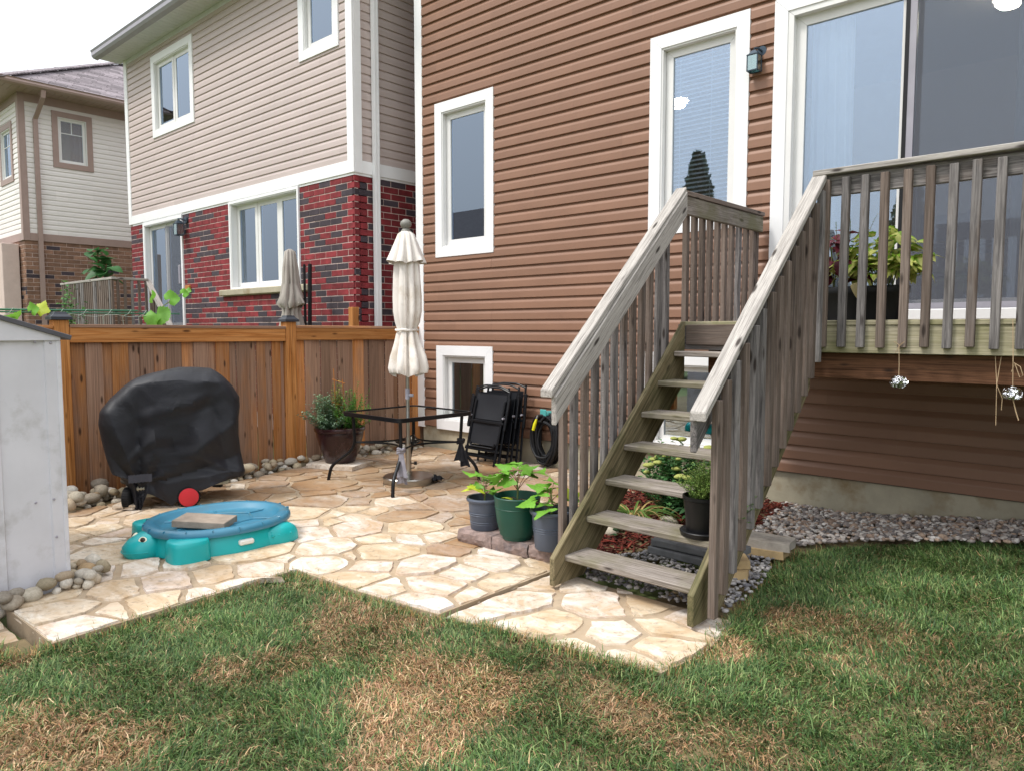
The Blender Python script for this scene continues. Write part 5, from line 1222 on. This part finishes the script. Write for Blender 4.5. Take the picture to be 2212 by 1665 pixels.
# planter box on the deck
bx = thing('planter_box', 'long black plastic planter box behind the deck pickets', 'planter', (-1.62, 5.36, ZD))
secs = []
for (k, z) in ((.86, 0), (.87, .01), (.98, .17), (1.0, .175), (1.02, .185), (1.02, .225), (1.0, .228), (.96, .225), (.94, .18)): secs.append(([(-1.615+a*k, 5.36+b*k) for a, b in ell(.275, .10, .35, 40)], ZD+.002+z))
loft(secs, True, False).build('body', m_blackpl, bx, I4, True, 40)
MB().prism([(-1.615+a*.9, 5.36+b*.9) for a, b in ell(.26, .095, .35, 40)], ZD+.1, ZD+.19).build('soil', m_potsoil, bx)
# ================================================================== leaves
def leaf_mesh(name, prof, mat, fold=.25, droop=.3, wave=0.0, serr=0.0, n=8):
    """leaf along +x, length 1; prof(t) half width"""
    vs = []; fs = []
    for i in range(n+1):
        t_ = i/n; w = prof(t_)*(1+serr*(1 if i % 2 else -1)); z = -droop*t_*t_; 
        for j, sgn in enumerate((-1, -.5, 0, .5, 1)): vs.append((t_, sgn*w, z-abs(sgn)*w*(-fold)*1.0+wave*math.sin(t_*9+sgn*2)*abs(sgn)))
    for i in range(n):
        for j in range(4): fs.append((i*5+j, (i+1)*5+j, (i+1)*5+j+1, i*5+j+1))
    me = MB().add(vs, fs).mesh(name, True); me.materials.append(mat); return me
def palm_mesh(name, mat, lobes=5, deep=.45, cup=.15, n=60, serr=.05, gap=.5):
    vs = [(0, 0, 0)]; fs = []
    for i in range(n+1):
        q = -math.pi+gap*.5+(2*math.pi-gap)*i/n; t_ = (q+math.pi)/(2*math.pi); r_ = (1-deep*abs(math.cos(q*lobes/2*1.0)))*(.8+.2*math.cos(q))
        r_ *= 1+serr*math.sin(i*2.1); vs.append((.25+.75*r_*math.cos(q)*.8, .75*r_*math.sin(q), cup*r_*r_*(.5+.5*math.sin(q*3))-.12*r_))
    vs[0] = (.25, 0, 0)
    m2 = [((a+.25)/2 if False else (.25+(a-.25)*.5), b*.5, c*.25+.02) for a, b, c in vs[1:]]; o = len(vs); vs += m2
    for i in range(n): fs.append((0, o+i, o+i+1)); fs.append((o+i, 1+i, 2+i, o+i+1))
    me = MB().add(vs, fs).mesh(name, True); me.materials.append(mat); return me
heart = lambda t: .42*math.sin(math.pi*min(1, t**.62))**.9*(1-.25*t)+.0
oval = lambda t: .30*math.sin(math.pi*t**.85)**.8
fiddle = lambda t: .20*math.sin(math.pi*t**1.5)+.2*math.sin(math.pi*t)
strap = lambda t: .032*(1-t**3)+.001
m_lgreen = leafmat('okra_leaf', '#5f9630', '#83bb44'); m_lyel = leafmat('yellowing_leaf', '#a9bd35', '#c3cc3f'); m_stem = plain('plant_stem', '#6c7a46', .6, var=.15); m_stemr = plain('reddish_stem', '#7c5648', .6, var=.15)
m_fig = leafmat('fig_leaf', '#2f5f35', '#4f8147'); m_squash = leafmat('squash_leaf', '#6fae3e', '#8cc653'); m_coly = leafmat('lime_coleus_leaf', '#b9c455', '#dcd98e', ('#7fa62c', .26), ns=9); m_colr = leafmat('burgundy_coleus_leaf', '#521c28', '#6e2636', ('#93983a', .42), ns=9); m_drylf = leafmat('dry_leaf', '#c9b682', '#d8c99a')
m_strapg = leafmat('daylily_leaf', '#4f7a38', '#7f9a4c'); m_strapd = leafmat('dry_daylily_leaf', '#b59a62', '#c4ab74'); m_hosta = leafmat('dark_ground_leaf', '#29482c', '#3c5f39')
OK1 = palm_mesh('leaf', m_lgreen, 5, .42, .28); OK2 = palm_mesh('leaf', m_lyel, 5, .28); SQ = palm_mesh('leaf', m_squash, 5, .12, .25, gap=.9); FG = leaf_mesh('leaf', fiddle, m_fig, .25, .35, .03)
CY = leaf_mesh('leaf', heart, m_coly, .22, .5, .02, .06); CR = leaf_mesh('leaf', heart, m_colr, .2, .55, .02, .05); DL = leaf_mesh('leaf', heart, m_drylf, .15, .4, .03)
def lf(par, me, pos, d, size, roll=0.0): return obj('leaf', me, None, par, frame(pos, d) @ Matrix.Rotation(roll, 4, 'X') @ Matrix.Scale(size, 4))
lr = random.Random(17)
def seedling(potobj, base, hgt, leaves, label, stems=m_stem):
    t = thing('okra_seedling', label, 'plant', base); b = Vector(base)
    f = MB(); f.tube([b, b+Vector((.006, .004, hgt*.5)), b+Vector((.002, -.004, hgt))], [.007, .006, .004], 7); f.build('stem', stems, t, I4, True)
    leaves = leaves+[(az+lr.uniform(.5, 1.3), min(1.2, el+lr.uniform(-.3, .3)), ln*lr.uniform(.6, .9), z*lr.uniform(.7, 1.1), sz*lr.uniform(.6, .85), me) for (az, el, ln, z, sz, me) in leaves[:5]]
    for (az, el, ln, z, sz, me) in leaves:
        s0 = b+Vector((0, 0, z)); d = Vector((math.cos(az)*math.cos(el), math.sin(az)*math.cos(el), math.sin(el))); e = s0+d*ln
        g = MB(); g.tube([s0, s0+d*ln*.5+Vector((0, 0, .01)), e], [.003, .0026, .002], 6); po = g.build('petiole', m_stemr, t, I4, True)
        d2 = Vector((d.x, d.y, lr.uniform(-.45, .15))); sz *= 1.3; lf(t, me, e-d2.normalized()*sz*.2, d2, sz, lr.uniform(-.3, .3))
W2 = math.radians(YAW)   # image right direction azimuth
seedling(p1, (-3.755, 3.85, PZ+.19), .13, [(W2+3.0, .75, .11, .05, .13, OK2), (W2+2.6, .9, .13, .10, .12, OK1), (W2+.2, 1.0, .12, .10, .12, OK1), (W2+.9, .7, .09, .08, .12, OK1), (W2-.6, .6, .07, .06, .11, OK1), (W2+1.8, 1.1, .1, .1, .1, OK1)], 'okra seedling with a yellowing leaf in the first grey pot')
seedling(p2, (-3.405, 3.82, PZ+.245), .19, [(W2+.15, .85, .17, .09, .17, OK1), (W2+2.9, .7, .14, .11, .17, OK1), (W2+2.2, 1.0, .12, .15, .14, OK1), (W2-.5, 1.1, .12, .16, .13, OK1), (W2+1.3, .9, .14, .15, .15, OK1), (W2+3.5, .3, .06, .03, .07, OK2), (W2-.3, .2, .06, .02, .06, OK2)], 'taller okra seedling in the dark green pot')
seedling(p3, (-3.07, 3.79, PZ+.22), .15, [(W2+3.1, .35, .14, .05, .16, OK1), (W2-.1, .75, .12, .10, .17, OK2), (W2+.3, .4, .13, .06, .16, OK1), (W2+2.6, .9, .10, .11, .14, OK1), (W2+1.2, 1.1, .11, .12, .12, OK1), (W2+4.0, .5, .07, .06, .09, OK1)], 'okra seedling with broad leaves in the grey pot by the stairs')
# fine foliage of many small leaves: one mesh per plant
def foliage(name, par, stems, leaf_len, leaf_w, per, cols, seed, droopy=.0, stemcol='#5c6a3a', stem_r=.002, whorl=False):
    """stems: list of (p0, p1) ; small folded leaves along each stem"""
    r = np.random.default_rng(seed); V = []; F = []; Cc = []
    pal = [np.array(srgb(c)[:3]) for c in cols]; sc_ = np.array(srgb(stemcol)[:3])
    for (p0, p1) in stems:
        p0, p1 = np.array(p0, float), np.array(p1, float); mid = (p0+p1)/2+r.normal(0, .06, 3)*np.linalg.norm(p1-p0); L = np.linalg.norm(p1-p0)
        cp = [(1-t)**2*p0+2*t*(1-t)*mid+t*t*p1 for t in np.linspace(0, 1, 7)]
        for a, b in zip(cp, cp[1:]):
            d = b-a; o = np.cross(d, [0, 0, 1.]); o = o/(np.linalg.norm(o)+1e-9)*stem_r; k = len(V); V += [a-o, a+o, b+o, b-o]; F.append((k, k+1, k+2, k+3)); Cc += [sc_]*4
        for i in range(per):
            t = .12+.88*(i+r.random())/per; c = (1-t)**2*p0+2*t*(1-t)*mid+t*t*p1; az = r.uniform(0, 6.28); el = r.uniform(-.2, .9)-droopy
            d = np.array([math.cos(az)*math.cos(el), math.sin(az)*math.cos(el), math.sin(el)]); s_ = np.cross(d, [0, 0, 1.]); s_ /= np.linalg.norm(s_)+1e-9; u_ = np.cross(s_, d)
            ll = leaf_len*r.uniform(.6, 1.2)*(1-.35*t); w = leaf_w*r.uniform(.7, 1.2); k = len(V)
            V += [c, c+d*ll*.5+s_*w+u_*w*.3, c+d*ll-u_*ll*.15, c+d*ll*.5-s_*w+u_*w*.3]; F.append((k, k+1, k+2, k+3)); col = pal[r.integers(len(pal))]*r.uniform(.7, 1.25); Cc += [col]*4
    o = colour_mesh(name, np.array(V), np.array(F), np.array(Cc), m_leafv)
    o.parent = par; o.matrix_parent_inverse = WM[par.name].inverted(); return o
m_leafv = vcolmat('small_leaf', .55, .25, .3)
def bush(c, n, h, spread, r=lr, lean=0): return [((c[0]+r.gauss(0, spread*.16), c[1]+r.gauss(0, spread*.16), c[2]), (c[0]+math.cos(a)*spread*q, c[1]+math.sin(a)*spread*q, c[2]+h*(1-.55*q*q)*r.uniform(.7, 1.05))) for a, q in [(r.uniform(0, 6.28), r.random()**.6) for _ in range(n)]]
t = thing('herb_plant', 'grey green sage and mint growing in the glazed pot', 'plant', (-7.13, 4.93, .41))
ir = Vector((math.cos(W2), math.sin(W2), 0)); c_ = Vector((-7.13, 4.93, .41))
sg_c = c_-ir*.14; mt_c = c_+ir*.14
foliage('sage_foliage', t, bush(sg_c, 70, .46, .36), .06, .010, 28, ['#7f9a80', '#93ac93', '#5f7f5f', '#6f8f68'], 5)
foliage('mint_foliage', t, bush(mt_c, 60, .50, .32)+[((mt_c.x, mt_c.y, .4), (mt_c.x+.16, mt_c.y+.16, .93)), ((mt_c.x, mt_c.y, .4), (mt_c.x+.08, mt_c.y+.05, .98))], .035, .010, 30, ['#4f8a35', '#3f7a2e', '#6ba048', '#5b9440'], 6)
foliage('vine_foliage', t, [((c_.x, c_.y, .42), (c_.x-ir.x*.02+lr.uniform(-.05, .05), c_.y+lr.uniform(-.05, .05), .42+lr.uniform(.35, .62))) for _ in range(16)], .04, .012, 26, ['#7f8f45', '#6a8a3a', '#97994d'], 7)
f = MB()
for dx in (-.03, .07): f.tube([(c_.x+dx*ir.x, c_.y+dx*ir.y, .4), (c_.x+(dx-.03)*ir.x, c_.y+(dx-.03)*ir.y, 1.12 if dx < 0 else 1.0)], .004, 6)
for z in (.98, .72): f.tube([(c_.x-.08*ir.x, c_.y-.08*ir.y, z+.02), (c_.x+.07*ir.x, c_.y+.07*ir.y, z-.03)], .004, 6)
tag(f.build('plant_stakes', plain('orange_cane', '#b5702f', .6, var=.1)), 'thin orange canes tied as a ladder in the glazed pot', 'plant support')
t = thing('thyme_plant', 'bushy green thyme in the black pot on the stairs', 'plant', (-2.0, 3.865, .58))
foliage('thyme_foliage', t, bush(Vector((-2.0, 3.865, .57)), 150, .25, .17), .016, .0045, 34, ['#7f9a4a', '#6a8a3c', '#94ab5e', '#597a38'], 8)
t = thing('thyme_sprig', 'loose thyme sprigs poking through the stair pickets', 'plant', (-1.76, 3.9, .45))
foliage('thyme_foliage', t, [((-1.86, 3.88+.02*i, .48), (-1.72+lr.uniform(-.02, .02), 3.84+.02*i+lr.uniform(-.04, .08), .50+lr.uniform(-.04, .14))) for i in range(9)], .02, .005, 18, ['#6a8a48', '#557a3c'], 18)
# coleus
t = thing('coleus_plant', 'lime green coleus with variegated leaves in the planter box', 'plant', (-1.5, 5.36, ZD+.2))
def coleus(t, cx, n, me, h, sp, sz0, sz1, seed):
    r = random.Random(seed)
    for i in range(7): a = r.uniform(0, 6.28); f = MB(); f.tube([(cx+r.gauss(0, .03), 5.36, ZD+.18), (cx+sp*.5*math.cos(a), 5.36+sp*.3*math.sin(a), ZD+.18+h*.8)], [.005, .003], 6); f.build('stem', m_stem, t, I4, True)
    for i in range(n):
        a = r.uniform(0, 6.28); q = r.random()**.5; p = Vector((cx+sp*q*math.cos(a), 5.34+sp*.62*q*math.sin(a), ZD+.22+h*(1-.6*q*q)*r.uniform(.35, 1))); el = r.uniform(-.5, .45)
        if r.random() < .5: a = -math.pi/2+r.uniform(-1, 1)
        lf(t, me, p, (math.cos(a)*math.cos(el), math.sin(a)*math.cos(el), math.sin(el)), r.uniform(sz0, sz1), r.uniform(-.5, .5))
coleus(t, -1.50, 240, CY, .40, .27, .07, .125, 1)
lf(t, DL, (-1.60, 5.18, ZD+.25), (.1, -.5, -.9), .10)
t2 = thing('coleus_plant', 'burgundy coleus with heart shaped leaves in the planter box', 'plant', (-1.78, 5.36, ZD+.2))
coleus(t2, -1.77, 70, CR, .42, .16, .075, .125, 2)
lf(t2, CR, (-1.70, 5.15, ZD+.40), (.05, -.45, -.9), .115)
foliage('flower_spikes', t2, [((-1.78+.05*i, 5.36, ZD+.45), (-1.80+.09*i, 5.33, ZD+.68+.03*(i % 2))) for i in range(4)], .014, .005, 34, ['#8a9a5a', '#9a8f6a', '#72803f'], 9)
# bed planting behind the stairs
m_head = plain('sedum_flower_head', '#b7bd6a', .9, var=.25, nscale=60, bump=1.0, bscale=220)
hm = rock_mesh(77, 2, .1, .5); hm.materials.append(m_head)
t = thing('sedum_plant', 'sedum with pale green flower heads in the bed behind the stairs', 'plant', (-3.12, 5.6, 0))
st_ = bush(Vector((-3.12, 5.6, .0)), 130, .64, .46)
foliage('foliage', t, st_, .075, .02, 24, ['#4c7a44', '#5f8f55', '#3d6a3c', '#6d9a62'], 10)
for i, (p0, p1) in enumerate(st_[:40]):
    if p1[2] > .36: obj('flower_head', hm, None, t, T(p1[0], p1[1], p1[2]+.005) @ RZ(i) @ Matrix.Scale(lr.uniform(.03, .052), 4))
def straps(t, c, n, ln, seed, dry=.25):
    r = random.Random(seed)
    for i in range(n):
        a = r.uniform(0, 6.28); L_ = ln*r.uniform(.6, 1.15); w = r.uniform(.006, .010); vs = []; fs = []; k = 9; up = r.uniform(.9, 1.35); d = Vector((math.cos(a), math.sin(a), 0)); s_ = Vector((-d.y, d.x, 0)); p = Vector(c)+d*r.uniform(0, .04); el = up
        for j in range(k+1):
            ww = w*(1-(j/k)**3)+.0006; vs += [p-s_*ww, p+Vector((0, 0, -ww*.6)), p+s_*ww]; p = p+(d*math.cos(el)+Vector((0, 0, math.sin(el))))*L_/k; el -= up*2.0/k*r.uniform(.7, 1.25); p.z = max(p.z, .01)
        for j in range(k): fs += [(j*3, j*3+1, j*3+4, j*3+3), (j*3+1, j*3+2, j*3+5, j*3+4)]
        MB().add(vs, fs).build('leaf', m_strapd if r.random() < dry else m_strapg, t, I4, True, None)
for (c, n, lb) in (((-3.2, 5.0, 0), 60, 'daylily with arching green and dry leaves in the mulch behind the stairs'), ((-3.55, 4.6, 0), 40, 'daylily clump with drying leaves beside the stair pickets')):
    t = thing('daylily_plant', lb, 'plant', c); straps(t, c, n, .44, int(abs(c[0])*100), .3)
t = thing('ground_cover_plant', 'low dark green leafy plant at the back of the mulch bed', 'plant', (-2.75, 5.35, 0)); LHm = leaf_mesh('leaf', heart, m_hosta, .2, .4)
for i in range(44): a = lr.uniform(0, 6.28); q = lr.random()**.5*.26; lf(t, LHm, (-2.75+q*math.cos(a), 5.4+q*math.sin(a), .05+.1*(1-q*3)+lr.uniform(0, .05)), (math.cos(a), math.sin(a), lr.uniform(-.1, .4)), lr.uniform(.06, .10))
t = thing('hellebore_seedling', 'small dark leafy seedling in the mulch under the lower treads', 'plant', (-3.05, 4.55, 0))
for i in range(8): a = lr.uniform(0, 6.28); lf(t, LHm, (-3.05, 4.55, .03+.01*i), (math.cos(a), math.sin(a), .5), lr.uniform(.05, .08))
for (x, y, z, s_, lb) in ((-3.0, 5.2, .02, .07, 'tan rock in the mulch beside the daylily'), (-3.2, 4.62, .02, .085, 'pale tan rock in the mulch below the second tread')): tag(obj('garden_rock', RK[2], None, None, T(x, y, z) @ Matrix.Scale(s_, 4)), lb, 'stone')
# ================================================================== foil balls on twine
s = NT('aluminium_foil'); s.bump(s.noise(s.coords(), 9, 3, .6), .9, .3); m_foil = s.set((.86, .86, .88, 1), .16, 1.0)
for i, (px, py, ptop, lb) in enumerate(((1941, 825, 745, 'crumpled foil ball on twine tied to a deck picket'), (2187, 849, 690, 'rounder crumpled foil ball on twine near the dangling loose strings'))):
    P = PY(px, py, YF-.06); t = thing('foil_ball', lb, 'foil ball', P); r = random.Random(40+i); bm = bmesh.new(); bmesh.ops.create_icosphere(bm, subdivisions=3, radius=1)
    for v in bm.verts: v.co *= .045*(1+r.uniform(-.16, .16)); v.co.x *= 1.1; v.co.z *= .82
    me = bpy.data.meshes.new('foil'); bm.to_mesh(me); bm.free(); obj('foil', me, m_foil, t, T(*P))
    Q = PY(px+1, ptop, YF-.05); f = MB(); f.tube([P+Vector((0, 0, .03)), (P+Q)/2+Vector((.002, 0, 0)), Q], .0022, 5)
    if i: f.tube([P+Vector((0, 0, .17)), P+Vector((.03, 0, .15)), P+Vector((.045, 0, .10)), P+Vector((.03, 0, .09)), P+Vector((.005, 0, .165)), P+Vector((-.01, 0, .12))], .002, 5); f.tube([P+Vector((0, 0, -.02)), P+Vector((.02, 0, -.1)), P+Vector((.035, 0, -.15))], .003, 5)
    else: f.tube([Q+Vector((-.03, 0, .02)), Q, Q+Vector((.03, 0, .02)), Q+Vector((.0, 0, -.01)), Q+Vector((-.018, 0, -.05))], .002, 5)
    f.build('twine', m_twine, t, I4, True)
f = MB(); a = PY(2150, 770, YF+.02); f.tube([a, PY(2153, 830, YF-.0), PY(2151, 918, YF)], .002, 5); f.tube([PY(2163, 770, YF+.02), PY(2153, 830, YF), PY(2165, 860, YF), PY(2163, 885, YF)], .002, 5)
tag(f.build('loose_string', m_twine, None, I4, True), 'loose jute strings dangling from under the deck rim', 'string')
# ================================================================== things behind the fence
nd = thing('neighbour_deck', 'small weathered deck with picket railing at the brick house', 'deck', (-14.6, 5.3, 0)); ZN = 1.5
for i in range(8): board('deck_board', (-15.9, 4.85+i*.145, ZN-.02), (-13.4, 4.85+i*.145, ZN-.02), .14, .035, m_grey, nd)
board('rim_board', (-15.9, 4.80, ZN-.12), (-13.4, 4.80, ZN-.12), .038, .2, m_grey, nd)
board('cap_rail', (-15.95, 4.80, 2.43), (-13.36, 4.80, 2.43), .10, .04, m_rail, nd); board('cap_rail', (-13.42, 4.82, 2.43), (-13.42, 5.36, 2.43), .10, .04, m_rail, nd)
for i in range(28): board('picket', (-15.88+i*.0915, 4.775, ZN-.2), (-15.88+i*.0915, 4.775, 2.41), .052, .036, m_grey, nd, (0, -1, 0), .003)
for i in range(5): board('picket', (-13.395, 4.86+i*.115, ZN-.2), (-13.395, 4.86+i*.115, 2.41), .04, .036, m_grey, nd, (1, 0, 0), .003)
board('hand_rail', (-13.42, 5.36, 2.42), (-12.55, 5.36, 1.62), .09, .04, m_rail, nd)
for i in range(7): board('picket', (-13.3+i*.115, 5.36, .7-.1*i), (-13.3+i*.115, 5.36, 2.28-.105*i), .04, .036, m_grey, nd, (0, -1, 0), .003)
board('support_post', (-13.45, 4.85, -.1), (-13.45, 4.85, ZN-.2), .09, .09, m_grey, nd, (1, 0, 0)); board('support_post', (-15.8, 4.85, -.1), (-15.8, 4.85, ZN-.2), .09, .09, m_grey, nd, (1, 0, 0))
t = thing('fiddle_leaf_fig', 'potted fig with big dark green leaves on the far deck', 'plant', (-14.95, 5.1, ZN))
f = MB(); f.tube([(-14.95, 5.1, ZN), (-14.93, 5.1, 2.3), (-14.96, 5.1, 3.0)], [.02, .015, .01], 7); f.tube([(-14.94, 5.1, 2.2), (-14.7, 5.1, 2.45), (-14.55, 5.1, 2.75)], [.014, .012, .008], 7); f.build('stem', m_beam, t, I4, True)
MB().lathe([(0, ZN), (.15, ZN), (.2, ZN+.35), (.185, ZN+.35), (0, ZN+.3)], 24, T(-14.95, 5.1, 0)).build('pot', m_slate, t, I4, True, 35)
for i in range(30):
    top = i < 16; c = (-14.96, 5.1, 2.85) if top else (-14.58, 5.1, 2.62); a = lr.uniform(0, 6.28); z = lr.uniform(-.35, .2) if top else lr.uniform(-.2, .15); el = lr.uniform(-.2, .9)
    lf(t, FG, (c[0], c[1], c[2]+z), (math.cos(a)*math.cos(el), math.sin(a)*math.cos(el), math.sin(el)), lr.uniform(.24, .36), lr.uniform(-.4, .4))
lf(t, FG, (-14.9, 5.05, 2.55), (-.35, -.2, -.8), .38, .3)
UN = (-9.0, 5.47, 0); m_gcan = plain('grey_canvas', '#a39c94', .9, var=.08, nscale=3)
nu = thing('closed_umbrella', 'closed grey umbrella behind the fence by the red brick window', 'umbrella', UN)
f = MB(); f.tube([(UN[0], UN[1], 0), (UN[0], UN[1], 2.62)], .02, 10); f.build('pole', m_gutter, nu, I4, True)
drape([(.02, 2.65, .1), (.07, 2.62, .15), (.10, 2.4, .3), (.115, 2.2, .4), (.15, 2.02, .4), (.13, 1.9, .4), (.12, 1.8, .4), (.17, 1.6, .4), (.20, 1.4, .4), (.21, 1.25, .4)], 80, 8, 'canopy', 14, .03, .5, UN, m_gcan, nu)
drape([(.105, 2.18, .2), (.14, 2.05, .35), (.2, 1.92, .4), (.16, 1.86, .4)], 80, 6, 'side_flap', 15, .03, .9, UN, m_gcan, nu)
for i, (y, z1) in enumerate(((5.69, 2.46), (5.78, 2.47))): f = MB(); f.tube([(-9.0, y-.06 if i else y+.0, 0), (-9.0, y, z1)], .028 if i else .018, 10); f.tube([(-8.985, y-.02, z1-.03), (-8.985, y+.02, z1-.03)], .006, 6); tag(f.build('umbrella_pole', m_black, None, I4, True), ('thin', 'thick')[i]+' black pole standing beside the closed grey umbrella', 'pole')
sq_ = thing('squash_vine', 'squash vine with bright green leaves climbing over the green stakes', 'plant', (-7.78, 3.2, .5))
f = MB(); f.tube([PX(x, y, -7.78) for x, y in ((343, 705), (345, 680), (352, 662), (372, 648), (392, 634), (402, 628), (415, 645), (420, 660))], [.008, .007, .006, .005, .004, .003, .002, .0015], 6); f.build('vine', m_stem, sq_, I4, True)
vd = Vector((.9, -.3, .2))
for (x, y, s_, dx, dz) in ((334, 668, .24, .1, -.75), (330, 650, .13, -.2, .6), (362, 652, .15, .5, .6), (392, 637, .09, .3, .3), (403, 630, .06, .4, .3), (345, 690, .12, -.4, -.5)):
    P = PX(x, y, -7.72); lf(sq_, SQ, P, (.35, dx, dz), s_, lr.uniform(.9, 1.5))
s2 = thing('squash_vine', 'squash leaves on the green stakes above the shed roof', 'plant', (-7.78, 1.9, .5))
for (x, y, s_, dx, dz) in ((45, 688, .22, -.5, -.3), (78, 672, .15, .5, .3), (25, 692, .16, -.6, -.2), (65, 676, .12, .2, .5)): P = PX(x, y, -7.72); lf(s2, SQ if s_ != .15 else OK2, P, (.35, dx, dz), s_, lr.uniform(.9, 1.5))
sh2 = thing('shrub', 'leafy green shrub growing beside the far deck', 'shrub', (-11.5, 3.3, 0)); c_ = PX(150, 675, -10.8); foliage('foliage', sh2, bush(Vector((c_.x, c_.y, .3)), 90, c_.z+.1, .33), .09, .03, 22, ['#3f6f35', '#558a45', '#6a9c52', '#2f5a2c'], 22)
# ================================================================== what stands behind the photographer and shows in the window panes
m_ashroof = plain('dark_roof', '#5a5556', .95, var=.15)
H4 = thing('rear_house', 'grey gabled house across the back yards, mirrored in the windows', 'house', (-24, -12, 0))
f = MB(); f.box(-29, -19, -17, -9, -.1, 4.9); f.build('wall', m_beige, H4)
f = MB(); f.add([(-29.5, -17.4, 4.8), (-18.5, -17.4, 4.8), (-18.5, -8.6, 4.8), (-29.5, -8.6, 4.8), (-29.5, -13, 7.5), (-18.5, -13, 7.5)], [(3, 2, 1, 0), (0, 1, 5, 4), (2, 3, 4, 5), (1, 2, 5), (3, 0, 4)]); rf4 = f.build('roof', m_ashroof, H4)
f = MB(); f.tube([(-21, -11, 5.9), (-21, -11, 7.3)], .08, 10); f.build('vent_pipe', m_white, rf4)
for z0 in (.9, 3.2):
    for x0 in (-27, -22.5):
        w_ = MB(); ring(w_, x0, x0+1.6, z0, z0+1.4, .1, -.03, .05); wo_ = w_.build('window', m_white, H4, T(0, -9, 0) @ RZ(R(180)) @ T(-2*x0-1.6-2*0, 0, 0) if False else T(x0*2+1.6, -9, 0) @ RZ(R(180)))
        MB().box(x0+.1, x0+1.5, -.012, -.006, z0+.1, z0+1.3).build('pane', m_glass2, wo_, T(x0*2+1.6, -9, 0) @ RZ(R(180)))
def spruce(x, y, h, seed, label):
    r = np.random.default_rng(seed); t = thing('spruce_tree', label, 'tree', (x, y, 0))
    f = MB(); f.tube([(x, y, -.1), (x, y, h*.6), (x, y, h*.97)], [.16, .09, .015], 9); f.build('trunk', m_beam, t, I4, True)
    V = []; F = []; Cc = []; pal = [np.array(srgb(c)[:3]) for c in ('#3a5540', '#2d4534', '#4a6650', '#56705a')]
    for i in range(620):
        q = r.random()**.8; z = .5+q*(h-.6); L = (1-q)*h*.26*r.uniform(.7, 1.1)+.15; a = r.uniform(0, 6.28); d = np.array([math.cos(a), math.sin(a), -.28]); s_ = np.array([-d[1], d[0], 0])
        for k in range(14):
            u = (k+1)/14; c = np.array([x, y, z])+d*L*u+np.array([0, 0, .18*L*u*u]); w = (.05+.10*(1-u)*L)*(.3+.7*(1-q)); ll = (.16+.14*r.random())*(.2+.8*(1-q))
            for sg in (-1, 1):
                e = c+s_*sg*(w+ll)+d*ll*.6+np.array([0, 0, r.uniform(-.22, .1)]); o = d*.05; n_ = len(V); V += [c-o, c+o, e]; F.append((n_, n_+1, n_+2)); Cc += [pal[r.integers(4)]*r.uniform(.7, 1.2)]*3
    o = colour_mesh('crown', np.array(V), np.array(F), np.array(Cc), m_leafv); o.parent = t; o.matrix_parent_inverse = WM[t.name].inverted(); del o['kind']
spruce(-12.2, -9.5, 7.6, 3, 'spruce tree in the yard behind, mirrored in the tall window')
spruce(-7.0, -14.5, 7.0, 4, 'shorter spruce tree in the yard behind, mirrored in the patio door')
